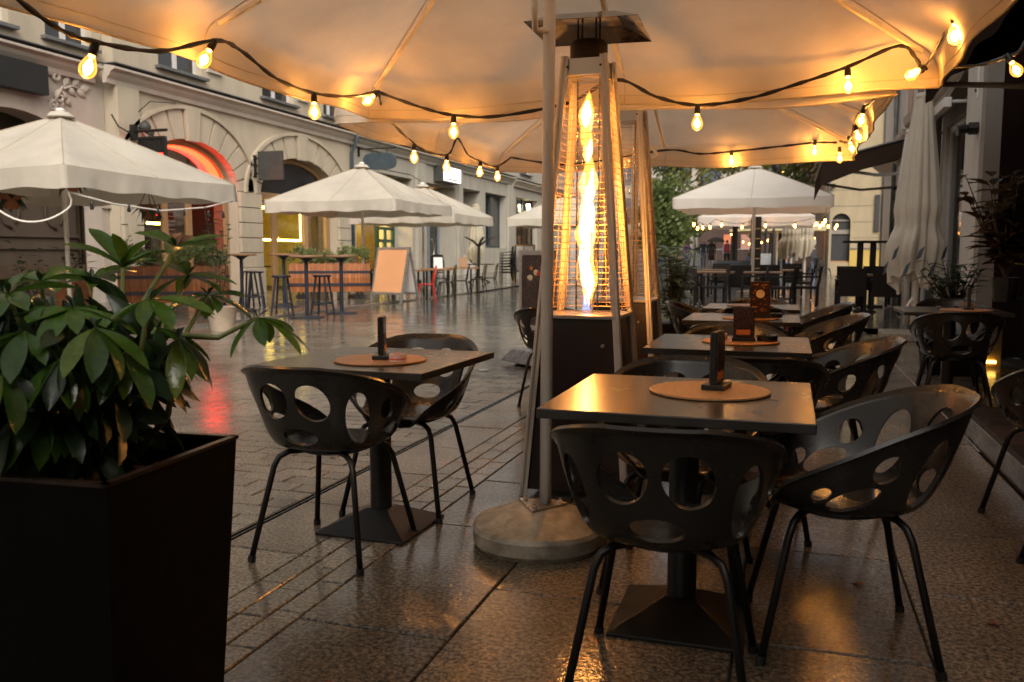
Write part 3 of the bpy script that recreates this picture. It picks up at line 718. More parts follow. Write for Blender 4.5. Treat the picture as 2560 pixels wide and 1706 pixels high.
for yy, zz in ((47.9, 2.5), (48.8, 2.45), (49.8, 2.5), (50.8, 2.4)): MB().lathe([(.02, -.12), (.09, -.06), (.09, .06), (.02, .12)], (x_ - .8, yy, zz), 10).build('pendant_lamp', M['bulb_far'], s7)
m = MB(); m.tube([(x_ + .3, 49.7, 4.1), (x_ + .3, 49.9, 3.7), (x_ + .3, 50.1, 4.1), (x_ + .3, 50.3, 3.7)], .06, 6); m.build('neon_mark', emis('white_neon', (1, .9, .5), 8), s7)
# signs on the grey building
sg = thing('hanging_sign', 'blue-grey oval sign hanging from an iron arm on the grey building', 'sign', (FX, 28.3, 4.55))
m = MB(); pts = [(.65 * (abs(cos(a)) ** .55) * (1 if cos(a) > 0 else -1), .3 * (abs(sin(a)) ** .7) * (1 if sin(a) > 0 else -1)) for a in [2 * pi * k / 28 for k in range(28)]]
m.prism([(.85 + a, b - .1) for a, b in pts], lambda a, b, d: (a, d, b), -.05, .05); m.build('sign_panel', M['signblue'], sg, bevel=.01)
m = MB(); m.tube([(0, 0, .35), (1.5, 0, .35)], .022, 6); m.tube([(.55, 0, .35), (.55, 0, .15)], .015, 5); m.tube([(1.15, 0, .35), (1.15, 0, .15)], .015, 5); m.box(0, .04, -.06, .06, .1, .5); m.build('iron_arm', M['blackmetal'], sg)
sg = thing('light_box_sign', 'white rectangular light box sign above the recessed glazed door', 'sign', (FX, 36.3, 4.66))
MB().box(0, .45, -1.1, 1.1, -.35, .35).build('sign_case', M['signgrey'], sg)
MB().box(.451, .46, -1.05, 1.05, -.32, .32).build('sign_face', M['lightbox'], sg)
MB().box(.461, .464, -.6, .6, -.24, -.2).build('print_line', M['signgrey'], sg)
m = MB(); m.tube([(FX + .05, 29.5, 4.35), (FX + .6, 31.5, 4.25), (FX + .3, 33.15, 4.15)], .018, 5); tag(m.build('wall_cable', M['black']), 'grey cable sagging across the grey facade below the oval sign', 'cable')
for b_, a, b in ((bA, 5, 16.48), (bB, 16.5, 27.7), (bC, 27.8, 60)):
    MB().box(FX - 7, FX - .52, a, b, 11.3, 11.48).build('roof', M['roofmetal'], b_)
    MB().box(FX - 7.2, FX - 7.0, a, b, 0, 11.3).build('rear_wall', M['grey_wall'], b_)

# ------------------------------------------------------------------ restaurant side (right)
RX = 2.2
wallR = MB(); wallR.box(2.45, 2.75, -3, 10.7, 0, 6); wallR.box(2.16, 4.4, 10.701, 10.95, 0, 6); wr = wallR.build('restaurant_wall', M['maroon']); tag(wr, 'very dark maroon restaurant wall under the black awning', 'wall')
pr_ = thing('entrance_pillar', 'grey rendered pillar with pale inner side beside the dark wall', 'pillar', (0, 0, 0))
MB().box(1.99, 2.155, 10.7, 10.9, 0, 5.2).build('rough_face', M['pillar_grey'], pr_)
MB().box(1.98, 2.155, 10.901, 11.75, 0, 5.2).build('pale_side', M['white_wall'], pr_)
MB().box(1.94, 2.158, 10.66, 11.8, 0, .45).build('plinth', M['pillar_grey'], pr_, bevel=.02)
for z_ in (2.6, 3.0, 3.4, 3.8): MB().tube([(1.96, 11.2, z_), (2.0, 11.2, z_)], .02, 6).build('bolt', M['blackmetal'], pr_)
MB().box(1.97, 1.979, 11.05, 11.15, 2.9, 3.4).build('cable_cover', M['white_frame'], pr_)
wl_ = thing('wall_spotlight', 'black twin wall spotlight on the pale pillar side', 'lamp', (1.98, 11.0, 2.55))
m = MB(); m.tube([(0, 0, 0), (-.1, 0, 0)], .07, 10); m.tube([(-.1, 0, 0), (-.22, -.02, -.02)], [.05, .06], 10); m.build('lamp_body', M['blackmetal'], wl_, smooth=False)
bR = thing('glazed_building', 'pale building with tall white-framed windows along the restaurant terrace', 'building')
ops = [(11.95, 14.6, .5, 3.05), (15.4, 18.2, 0, 3.0), (19.4, 20.5, .0, 2.5)]
m = MB(); wall_rects(m, RX, RX + .4, 11.8, 23.5, 0, 3.5, ops); m.build('wall', M['white_wall'], bR)
m = MB(); wall_rects(m, RX, RX + .4, 11.8, 17.0, 3.5, 7.6, [(12.6, 13.9, 4.6, 6.6)]); m.build('upper_wall', M['pink2'], bR)
m = MB(); wall_rects(m, RX, RX + .4, 17.0, 23.5, 3.5, 7.6, [(18.3, 19.5, 4.3, 6.4), (21.2, 22.2, 4.3, 6.4)]); m.build('upper_wall', M['white_wall'], bR)
MB().box(RX, RX + .4, 23.51, 23.6, 0, 7.6).build('end_wall', M['white_wall'], bR)
window(bR, RX + .1, 11.97, 14.58, .52, 3.03, M['white_frame'], 2, True, True)
window(bR, RX + .1, 15.42, 18.18, .03, 2.98, M['white_frame'], 2, True, True)
for a, b, c, d_ in ((12.6, 13.9, 4.6, 6.6), (18.3, 19.5, 4.3, 6.4), (21.2, 22.2, 4.3, 6.4)): window(bR, RX + .15, a, b, c, d_, M['white_frame'], 2)
for yy in (14.9, 17.1, 20.8): MB().tube([(RX - .07, yy, .05), (RX - .07, yy, 7.5)], .05, 8).build('downpipe', M['roofmetal'], bR, smooth=True)
MB().box(RX - .03, RX, 18.6, 19.2, 3.5, 7.6).build('pink_band', M['pink2'], bR)
m = MB(); m.prism([(0, 3.25), (-.12, 3.3), (-.3, 3.42), (-.34, 3.55), (0, 3.6)], lambda a, b, d: (RX + a, d, b), 11.8, 17.2); m.build('cornice', M['trim'], bR)
m = MB(); m.prism([(0, 3.05), (-.3, 3.3), (-.32, 3.4), (0, 3.4)], lambda a, b, d: (RX + a, d, b), 17.3, 23.5); m.build('cornice', M['trim'], bR)
MB().box(RX + .2, RX + .3, 19.4, 20.5, 0, 2.5).build('door', mat('blue_door', (.08, .11, .17), .5), bR)
MB().box(RX + 4, RX + 4.2, 11, 23.5, 0, 7.6).build('rear_wall', M['white_wall'], bR); MB().box(RX + .41, RX + 4, 11, 23.5, 7.4, 7.59).build('roof', M['roofmetal'], bR)
# folded window awning over the glass
aw = thing('roller_awning', 'half-rolled stained grey awning over the tall white window', 'awning')
m = MB(); m.add([(RX - .02, 11.9, 3.75), (RX - .02, 14.9, 3.75), (RX - .4, 14.9, 3.05), (RX - .4, 11.9, 3.05)], [(0, 1, 2, 3)]); m.build('cloth', fabric('stained_awning', (.36, .31, .24), .25, .6, 3), aw, solid=.01)
MB().box(RX - .46, RX - .37, 11.85, 14.95, 2.93, 3.05).build('front_bar', M['white_frame'], aw, bevel=.01); MB().tube([(RX - .1, 11.85, 3.8), (RX - .1, 14.95, 3.8)], .06, 8).build('roller', M['white_frame'], aw)
for yy in (11.9, 14.9): MB().tube([(RX, yy, 3.0), (RX - .4, yy, 3.0)], .02, 6).build('arm', M['white_frame'], aw)
# brown awning further along
aw = thing('brown_awning', 'dark brown sloping awning jutting out over the street', 'awning')
m = MB(); A = (2.19, 15.3, 3.42); B = (2.19, 20.2, 3.42); Cc = (.62, 20.2, 2.98); D = (.5, 15.3, 2.6)
D = (.5, 16.0, 2.72); A = (2.19, 16.0, 3.15); B = (2.19, 20.2, 3.15); Cc = (.5, 20.2, 2.72)
m.add([A, B, Cc, D], [(0, 1, 2, 3)]); m.build('cloth', M['awning'], aw, solid=.015)
m = MB(); m.add([(.495, 16.0, 2.72), (.495, 20.2, 2.72), (.48, 20.2, 2.32), (.48, 16.0, 2.32)], [(0, 1, 2, 3)]); m.build('valance', M['awning'], aw, solid=.012)
m = MB(); m.add([(2.19, 16.0, 3.14), (.5, 16.0, 2.71), (.48, 16.0, 2.32), (1.2, 16.0, 2.6), (2.19, 16.0, 2.88)], [(0, 1, 2, 3, 4)]); m.build('side_panel', M['awning'], aw, solid=.012)
m = MB(); m.tube([(.5, 15.98, 2.74), (.5, 20.22, 2.74)], .03, 8); m.tube([(2.18, 15.98, 3.17), (.5, 15.98, 2.74)], .02, 6); m.build('front_bar', M['roofmetal'], aw)
for yy in (16.3, 19.9): MB().tube([(2.19, yy, 2.55), (1.4, yy, 2.5), (.55, yy, 2.66)], .03, 6).build('arm', M['white_frame'], aw)
# big dark awning above the restaurant edge
aw = thing('black_awning', 'large almost black awning over the restaurant front', 'awning')
m = MB(); m.add([(2.44, 1.0, 3.25), (2.44, 9.6, 3.25), (1.25, 9.6, 2.82), (1.25, 1.0, 2.82)], [(0, 1, 2, 3)]); m.build('cloth', M['awning_black'], aw, solid=.012)
m = MB(); m.grid(lambda u, v: (1.245 + .01 * sin(u * 60), lerp(1.0, 9.6, u), 2.815 - v * (.2 + .02 * sin(u * 42))), 80, 3); m.build('valance', M['awning_black'], aw, smooth=True)
m = MB(); m.tube([(1.25, .98, 2.82), (1.25, 9.62, 2.82)], .025, 8); m.tube([(2.44, 9.5, 2.7), (1.85, 9.3, 2.72), (1.27, 9.5, 2.8)], .028, 8); m.tube([(2.44, 4.5, 2.7), (1.85, 4.3, 2.72), (1.27, 4.5, 2.8)], .028, 8); m.build('folding_arm', M['white_frame'], aw, smooth=True)
# low wall washer light strip by the restaurant door
ls = thing('step_light', 'warm light strip glowing at the foot of the dark wall', 'lamp', (1.75, 9.6, .05))
MB().box(-.25, .25, .0, .03, 0, .03).build('strip', emis('amber_strip', (1, .55, .1), 5), ls); MB().box(-.3, .3, .04, .09, -.05, .5).build('backing', mat('brass_panel', (.3, .2, .08), .4, .6), ls)
pn = thing('blue_wall_panel', 'tall blue-grey shutter panel leaning by the shop door', 'shutter', (RX - .1, 20.6, 0)); MB().box(-.03, .03, -.25, .25, .03, 1.5).build('panel', M['bluegrey'], pn); MB().box(-.035, -.031, -.2, .2, .1, 1.4).build('inset', mat('blue_inset', (.1, .13, .18), .5), pn)
sg = thing('projecting_sign', 'small illuminated blue box sign projecting from the pale wall', 'sign', (RX - .02, 19.0, 2.0)); MB().box(-.22, 0, -.06, .06, -.2, .24).build('sign_case', M['bluegrey'], sg, bevel=.02); MB().box(-.19, -.03, -.064, -.061, -.17, .2).build('sign_face', emis('amber_sign', (1, .7, .2), 1.5), sg)
camera_lamp('small black lamp on a curved arm above the blue sign', (RX - .4, 17.6, 2.35))

# yellow building closing the right side of the street
M['jointline'] = plaster('joint_line', (.3, .26, .2))
bY = thing('yellow_building', 'pale yellow building with an arched doorway and horizontal joints', 'building')
Yb = 44.0; zb = gz(44)
def yx(x, z, y): return (x, y, z)
m = MB(); hw = .42; xc = 2.3
m.box(1.6, xc - hw, Yb, Yb + .5, 0, 2.65); m.box(xc + hw, 7, Yb, Yb + .5, 1.45, 2.65); m.box(xc - hw, xc + hw, Yb, Yb + .5, 0, .75)
a_ = [(xc + hw * cos(pi - pi * i / 14), 2.65 + hw * sin(pi * i / 14)) for i in range(15)]
for k in range(14): m.prism([a_[k], a_[k + 1], (a_[k + 1][0], 12), (a_[k][0], 12)], yx, Yb, Yb + .5)
m.box(1.6, xc - hw, Yb, Yb + .5, 2.65, 12); m.box(xc + hw, 7, Yb, Yb + .5, 2.65, 12); m.build('wall', M['yellow_wall'], bY)
MB().box(xc + hw, 7, Yb - .05, Yb + .5, 0, 1.38).build('plinth', M['ochre_wall'], bY); MB().box(xc + hw - .02, 7, Yb - .1, Yb + .5, 1.381, 1.45).build('plinth_cap', M['roofmetal'], bY)
MB().box(1.6, 1.62, Yb + .5, Yb + 30, 0, 12).build('side_wall', M['pink2'], bY)
for z_ in (1.9, 2.65, 3.4, 4.15, 4.9): 
    MB().box(xc + hw + .1, 7, Yb - .015, Yb - .001, z_, z_ + .035).build('joint_band', M['jointline'], bY)
    if z_ > 3: MB().box(1.62, xc + hw + .1, Yb - .015, Yb - .001, z_, z_ + .035).build('joint_band', M['jointline'], bY)
MB().box(xc - hw, xc + hw, Yb + .3, Yb + .35, .75, 3.2).build('door', M['darkdoor'], bY); MB().box(xc - hw, xc + hw, Yb + .2, Yb + .3, 2.1, 2.3).build('door_lintel', M['pillar_grey'], bY); MB().box(xc - hw, xc + hw, Yb + .15, Yb + .25, .752, .82).build('sill', M['tan_wood'], bY)
MB().box(xc - hw, xc + hw, Yb + .22, Yb + .28, 2.7, 2.78).build('fan_bar', M['pillar_grey'], bY)
for x_ in (1.7, 4.1): MB().tube([(x_, Yb - .08, .1), (x_, Yb - .08, 11)], .07, 8).build('downpipe', M['roofmetal'], bY, smooth=True)
MB().box(3.75, 3.95, Yb - .12, Yb - .002, 2.2, 3.9).build('shutter', M['darkdoor'], bY)
m = MB(); m.lathe([(.08, 0), (.12, .08), (.08, .2)], (1.9, Yb - .2, 4.25), 8); m.tube([(1.9, Yb, 4.4), (1.9, Yb - .2, 4.4)], .03, 5); tag(m.build('wall_camera', M['black']), 'round black camera on the corner of the yellow building', 'camera')
# salmon building behind it, then the modern blocks
bS = thing('salmon_building', 'narrow salmon building with balcony beyond the yellow one', 'building')
MB().box(.4, 1.55, 62, 80, 0, 16).build('wall', M['pink2'], bS)
for z_ in (5.2, 7.4, 9.6): MB().box(.85, 1.15, 61.9, 61.99, z_, z_ + 1.4).build('window', M['pane_dark'], bS)
m = MB(); m.box(.3, 1.5, 61.2, 61.9, 4.2, 4.35)
for k in range(9): m.box(.32 + k * .14, .34 + k * .14, 61.2, 61.22, 4.35, 5.2)
m.box(.3, 1.5, 61.19, 61.23, 5.2, 5.25); m.build('balcony', M['blackmetal'], bS)
def slab_building(name, label, x0, x1, y0, y1, z1, wallm, cols, rows, z0=5, gap=.5, framem=None):
    b = thing(name, label, 'building'); MB().box(x0, x1, y0, y1, 0, z1).build('wall', wallm, b)
    w = (x1 - x0) / cols; h = (z1 - z0) / rows
    for i in range(cols):
        for j in range(rows):
            p = MB().box(x0 + i * w + gap * .3, x0 + (i + 1) * w - gap * .3, y0 - .06, y0 - .01, z0 + j * h + gap * .5, z0 + (j + 1) * h - gap * .2).build('window', M['glassbld'], b)
    return b
b1 = slab_building('beige_office_block', 'pale beige office block behind the dark conifer', -26, -10.2, 100, 120, 24, M['conc_far'], 7, 5, 4, 2.2)
b2 = slab_building('glass_office_block', 'blue-grey glass office block rising behind the street trees', -10.0, -7.9, 104, 120, 30, M['glassbld'], 4, 9, 3, .3)
b3 = slab_building('stone_office_block', 'pinkish stone office block between two glass ones', -7.8, -4.6, 103, 120, 30, M['conc_far'], 2, 7, 8, 2.4)
b4 = slab_building('glass_tower', 'glazed office tower with lit ceilings above the white parasol', -4.4, 6, 102, 125, 34, M['glassbld'], 6, 10, 3, .3)
for i in range(18):
    x_, z_ = rnd.uniform(-3.9, 1.5), 8 + rnd.random() * 8
    MB().box(x_, x_ + .5, 101.8, 101.85, z_, z_ + .12).build('ceiling_lamp', M['bulb_far'], b4)
lowb = thing('brown_shop_block', 'low brown shop block with bright posters behind the walkers', 'building')
MB().box(-16, -1, 85, 92, 0, 5.2).build('wall', M['brown_far'], lowb)
for x_, c_ in ((-5.6, (.8, .25, .12)), (-4.0, (.6, .3, .22))): MB().box(x_ - .42, x_ + .42, 84.9, 84.98, 1.6, 3.0).build('poster', emis('lit_poster', c_, .3), lowb)
MB().box(-16, -1, 84.5, 84.9, 4.4, 4.8).build('canopy_edge', M['bluegrey'], lowb)
m = MB(); m.box(-9.1, -8.4, 84, 84.8, 0, 6); m.build('pale_column', M['conc_far'], lowb)
# unseen house rows added behind and beside the viewpoint to block sky light
for nm, lb, bx, mm in (('street_sky_blocker', 'unseen house row added on the far street side to block sky behind the viewpoint', (-22, -15.2, -40, 4.98, 0, 12), 'pink_wall'), ('restaurant_sky_blocker', 'unseen house row added above the restaurant wall to block sky light', (2.76, 9, -40, 10.69, 0, 8), 'pink_wall'), ('closing_sky_blocker', 'unseen house added across the street behind the viewpoint to block sky', (-15.1, 2.7, -46, -40, 0, 9), 'grey_wall')):
    t = thing(nm, lb, 'building'); MB().box(*bx).build('wall', M[mm], t)
MB().box(2.45, 2.75, -24, -3.01, 0, 6).build('restaurant_wall_rear', M['maroon'], wr)

# ------------------------------------------------------------------ furniture: moulded shell chair
def shell_surface():
    nphi, nv = 224, 84
    def HF(w):
        t = max(0, min(1, (w - .1) / .78)); return .325 * (1 - t ** 1.45) * (1 - ss(.8, .9, w))
    def FL(w): return lerp(.118, .062, ss(.05, .45, w)) * (1 - ss(.5, .95, w)) + .018
    def P(phi, v):
        w = abs(phi) / pi; d = (sin(phi), -cos(phi)); ex = 2.6
        rs = 1 / ((abs(d[0]) / .205) ** ex + (abs(d[1]) / .2) ** ex) ** (1 / ex)
        H, fl = HF(w), FL(w)
        if v <= .4:
            t = v / .4; return Vector((d[0] * rs * .88 * t, d[1] * rs * .88 * t, .418 + .012 * t * t)), 0
        k = (v - .4) / .6; lip = ss(.95, 1, k) * (1 - ss(.62, .85, w))
        r = rs * .88 + (rs * .12 + fl) * (.55 * k ** .5 + .45 * k) + .012 * lip
        z = .43 + H * (k ** 1.3) - .03 * ss(.7, .95, w) * k * k - .004 * lip
        return Vector((d[0] * r, d[1] * r, z)), k
    holes = [(0, .26, .078, .046, 0)]
    for s_ in (-1, 1):
        holes += [(s_ * 15, .66, .057, .072, s_ * .35), (s_ * 48, .5, .049, .112, s_ * .14), (s_ * 75, .68, .040, .040, s_ * .4), (s_ * 93, .36, .085, .040, s_ * -.25), (s_ * 112, .52, .034, .026, s_ * -.5)]
    def sdf(phi, k):
        if k < .04: return 9
        best = 9; pd = math.degrees(phi); L_ = sqrt(HF(abs(phi) / pi) ** 2 + FL(abs(phi) / pi) ** 2) + .03
        for (c, kc, a, b, rot) in holes:
            du = (pd - c) * .0048; dw = (k - kc) * L_
            u = du * cos(rot) + dw * sin(rot); q = -du * sin(rot) + dw * cos(rot)
            best = min(best, (sqrt((u / a) ** 2 + (q / b) ** 2) - 1) * min(a, b))
        return best
    K = lambda v: max(0, (v - .4) / .6)
    V = []
    dphi, dv = 2 * pi / nphi, 1 / nv
    for j in range(nv + 1):
        for i in range(nphi):
            phi, v = -pi + dphi * i, max(j / nv, .015)
            if v > .42 and j < nv and abs(sdf(phi, K(v))) < .0075:
                p0, v0 = phi, v
                for it in range(5):
                    f0 = sdf(phi, K(v)); gp = (sdf(phi + .002, K(v)) - f0) / .002 / .275; gv = (sdf(phi, K(v + .002)) - f0) / .002 / .6
                    n2 = gp * gp + gv * gv
                    if n2 < 1e-6: break
                    phi -= f0 * gp / n2 / .275; v -= f0 * gv / n2 / .6
                if abs(phi - p0) > dphi * .62 or abs(v - v0) > dv * .62: phi, v = p0, v0
            V.append((phi, v))
    m = MB(); m.v = [tuple(P(*x)[0]) for x in V]; fs = []
    for j in range(nv):
        for i in range(nphi):
            q = (j * nphi + i, j * nphi + (i + 1) % nphi, (j + 1) * nphi + (i + 1) % nphi, (j + 1) * nphi + i)
            a = [V[t][0] for t in q]
            if max(a) - min(a) > pi: a = [x if x > 0 else x + 2 * pi for x in a]
            if sdf(sum(a) / 4 if sum(a) / 4 <= pi else sum(a) / 4 - 2 * pi, K(sum(V[t][1] for t in q) / 4)) > 0: fs.append(q)
    m.f = fs + [tuple(range(nphi))]
    return m
tmp_me = shell_surface().mesh('seat_shell', M['shell'], True)
bm = bmesh.new(); bm.from_mesh(tmp_me); bmesh.ops.delete(bm, geom=[v for v in bm.verts if not v.link_faces], context='VERTS')
# even out the cut edges
be = set(v for e in bm.edges if e.is_boundary for v in e.verts)
for it in range(3):
    new = {}
    for v in be:
        nb = [e.other_vert(v).co for e in v.link_edges if e.is_boundary]
        if len(nb) == 2 and v.co.z < .73: new[v] = v.co * .5 + (nb[0] + nb[1]) * .25
    for v, c in new.items(): v.co = c
bm.to_mesh(tmp_me); bm.free()
to = bpy.data.objects.new('tmp', tmp_me); COL.objects.link(to); q = to.modifiers.new('solid', 'SOLIDIFY'); q.thickness = .011; q.offset = 0
shell_me = bpy.data.meshes.new_from_object(to.evaluated_get(bpy.context.evaluated_depsgraph_get())); bpy.data.objects.remove(to); shell_me.name = 'seat_shell'
shell_me.polygons.foreach_set('use_smooth', [True] * len(shell_me.polygons))
try: shell_me.set_sharp_from_angle(angle=R(50))
except Exception: pass
def make_shell_chair():
    t = thing('shell_chair', '', 'chair')
    inst('seat_shell', shell_me, t)
    b = MB(); b.lathe([(.12, 0), (.15, .012), (.15, .03)], (0, 0, .393), 20); b.build('seat_mount', M['black'], t)
    for sx in (-1, 1):
        for sy in (-1, 1):
            m = MB(); m.tube([(sx * .06, sy * .09, .405), (sx * .12, sy * .13, .402), (sx * .15, sy * .15, .385), (sx * .165, sy * .163, .35), (sx * .225, sy * .235 , 0.012)], .0112, 10)
            l = m.build('leg', M['blackmetal'], t, smooth=True)
            MB().tube([(sx * .2235, sy * .233, .022), (sx * .226, sy * .236, 0)], .015, 10).build('foot_cap', M['black'], l)
    return t
chair0 = make_shell_chair()
CH = 'charcoal shell chairs with oval cut-outs'
F, Bk, Lf, Rt = 0, pi, -pi / 2, pi / 2      # facing +Y, -Y, +X, -X
for x, y, rz, lb in [
    (-1.65, 2.9, .0, 'charcoal shell chair with its back to us at the table beside the planter'),
    (-1.62, 3.52, pi + .05, 'charcoal shell chair on the far side of the table by the planter'),
    (-.285, 2.235, .02, 'charcoal shell chair pushed in at the front of the nearest table'),
    (.165, 2.66, Rt + .12, 'charcoal shell chair turned sideways at the end of the nearest table'),
    (-.34, 2.99, pi - .03, 'charcoal shell chair facing us behind the nearest table'),
    (-.13, 3.70, .04, 'charcoal shell chair with its back to us at the second table of the row'),
    (.17, 4.28, Rt + .08, 'charcoal shell chair sideways beside the second table of the row'),
    (-.27, 4.66, pi, 'charcoal shell chair facing us behind the second table of the row'),
    (-.28, 5.38, .0, 'charcoal shell chair with its back to us at the third table of the row'),
    (.165, 6.0, Rt + .1, 'charcoal shell chair sideways beside the third table of the row'),
    (-.236, 6.29, pi, 'charcoal shell chair facing us behind the third table of the row'),
    (-.25, 6.84, .0, 'charcoal shell chair with its back to us at the fourth table of the row'),
    (.165, 7.4, Rt + .06, 'charcoal shell chair sideways beside the last table of the row'),
    (-.25, 7.66, pi, 'charcoal shell chair facing us behind the last table of the row'),
    (-.62, 7.22, Lf, 'charcoal shell chair half hidden behind the unlit heater'),
    (-1.7, 6.35, .1, 'charcoal shell chair beside the poster board, partly behind the parasol pole'),
    (1.14, 6.76, .0, 'dark shell chair with its back to us at the restaurant-side table'),
    (1.33, 8.0, pi, 'dark shell chair behind the restaurant-side table by the shrub'),
    (1.12, 4.0, .25, 'dark shell chair cut by the picture edge near the stone step'),
    (1.16, 3.42, .5, 'dark shell chair cut by the picture edge, nearer to us')]:
    place(chair0, (x, y, 0), rz, lb, CH)
# square pedestal tables
def make_table():
    t = thing('pedestal_table', '', 'table')
    MB().box(-.37, .37, -.37, .37, .684, .712).build('table_top', M['tabletop'], t, bevel=.003)
    m = MB(); m.box(-.2, .2, -.2, .2, .67, .684); m.tube([(0, 0, .075), (0, 0, .67)], .045, 20); m.build('column', M['black'], t, angle=40)
    m = MB(); m.frustum((0, 0), .2, .2, 0, .012); m.frustum((0, 0), .198, .046, .012, .085); m.build('base', M['blackmetal'], t, bevel=.003)
    return t
tb0 = make_table()
TB = 'square dark pedestal tables'
for x, y, rz, lb in [(-1.605, 3.2, -.03, 'square dark table beside the planter with round mat and menu stand'),
                 (-.29, 2.645, 0, 'nearest square dark table in the row, heater glow on its top'),
                 (-.262, 4.3, 0, 'second square dark table in the row, with ashtray on its mat'),
                 (-.29, 6.05, 0, 'third square dark table in the row'),
                 (-.28, 7.35, 0, 'last square dark table in the row beside the wicker chairs'),
                 (1.2, 7.38, 0, 'square dark table on the restaurant side in front of the shrub')]:
    place(tb0, (x, y, 0), rz, lb, TB)
TZ = .712
# round plywood mats
mat_me = MB().lathe([(.0, 0), (.182, 0), (.185, .002), (.185, .006), (.182, .008), (0, .008)], (0, 0, 0), 40).mesh('place_mat', M['cork'])
for x, y, lb in [(-1.56, 3.12, 'round plywood mat on the table beside the planter'), (-.225, 2.72, 'round plywood mat on the nearest table'), (-.215, 4.33, 'round plywood mat on the second table of the row'),
             (-.235, 5.95, 'round plywood mat on the third table of the row'), (-.3, 7.42, 'round plywood mat on the last table of the row'), (1.3, 7.3, 'round plywood mat on the restaurant-side table')]:
    tag(inst('place_mat', mat_me, None, loc=(x, y, TZ + .0005), rot=(0, 0, rnd.random() * 3)), lb, 'mat', 'round plywood table mats')
# menu stands
def menu_stand(x, y, rz, label, h=.17, w=.1, face=None):
    t = thing('menu_stand', label, 'menu stand', (x, y, TZ + .009), rz, 'table menu stands')
    MB().box(-w * .55, w * .55, -.035, .035, 0, .016).build('stand_base', M['black'], t, bevel=.002)
    MB().box(-w / 2, w / 2, -.009, .009, .016, h).build('card_holder', M['black'], t, bevel=.002)
    for s_ in (-1, 1):
        c = MB().box(-w / 2 + .005, w / 2 - .005, min(s_ * .0095, s_ * .012), max(s_ * .0095, s_ * .012), .02, h - .004).build('menu_card', M['menu_card'], t)
        if face:
            m = MB(); m.lathe([(0, 0), (.028, 0), (.028, .001)], (0, 0, 0), 20); m.v = [(a, s_ * (.0122 + c_), b + h * .66) for a, b, c_ in m.v]; m.build('cream_disc', M['menu_cream'], c)
            m = MB(); q = random.Random(5)
            for k in range(26):
                u = q.uniform(-.044, .044); v = q.uniform(.03, h - .01)
                if u * u + (v - h * .66) ** 2 < .0013: continue
                a = q.random() * 6; r_ = q.uniform(.004, .008)
                m.add([(u + r_ * cos(a + j * 2 * pi / 5), s_ * .0124, v + r_ * .8 * sin(a + j * 2 * pi / 5)) for j in range(5)], [(0, 1, 2, 3, 4)])
            m.build('print_spots', M['menu_orange'], c)
        else:
            m = MB(); m.box(-w / 2 + .015, w / 2 - .02, min(s_ * .0121, s_ * .0126), max(s_ * .0121, s_ * .0126), .03, .055); m.build('print_band', M['menu_orange'], c)
    return t
menu_stand(-1.555, 3.13, R(109), 'black menu stand edge-on on the table beside the planter', .17)
menu_stand(-.205, 2.745, R(80), 'dark menu stand turned edge-on on the nearest table', .18)
menu_stand(-.20, 4.31, R(4), 'tall dark menu stand on the second table of the row', .165, .1)
menu_stand(-.175, 5.92, R(6), 'menu card with cream disc and orange dots on the third table', .24, .13, True)
menu_stand(1.31, 7.3, R(86), 'menu stand edge-on on the restaurant-side table', .17)
# ashtrays
def ashtray(x, y, label, red):
    t = thing('ashtray', label, 'ashtray', (x, y, TZ + .0088), 0, None)
    r = .033 if red else .048
    m = MB(); m.lathe([(0, 0), (r, 0), (r * 1.02, .01), (r * 1.0, .028), (r * .82, .028), (r * .75, .01), (0, .008)], (0, 0, 0), 28); m.build('bowl', M['ash_red'] if red else M['ash_black'], t, smooth=False, angle=35)
    if red: MB().lathe([(r * 1.025, .006), (r * 1.035, .009), (r * 1.025, .013)], (0, 0, 0), 28).build('red_band', M['ash_redrim'], t); MB().lathe([(0, .0285), (r * .5, .0285), (r * .4, .031), (0, .031)], (0, 0, 0), 20).build('red_centre', M['ash_redrim'], t)
    else:
        for k in range(4): MB().box(-.008, .008, -.004, .004, .02, .0295, Matrix.Rotation(k * pi / 2, 4, 'Z') @ Matrix.Translation((0, r * .92, 0))).build('notch', M['blackmetal'], t)
ashtray(-1.46, 3.07, 'small pink and red round ashtray beside the menu stand', True)
ashtray(-.315, 4.37, 'small pink and red ashtray on the second table', True)
ashtray(-.09, 4.34, 'black round ashtray on the second table of the row', False)
ashtray(-.08, 5.98, 'black round ashtray on the third table of the row', False)

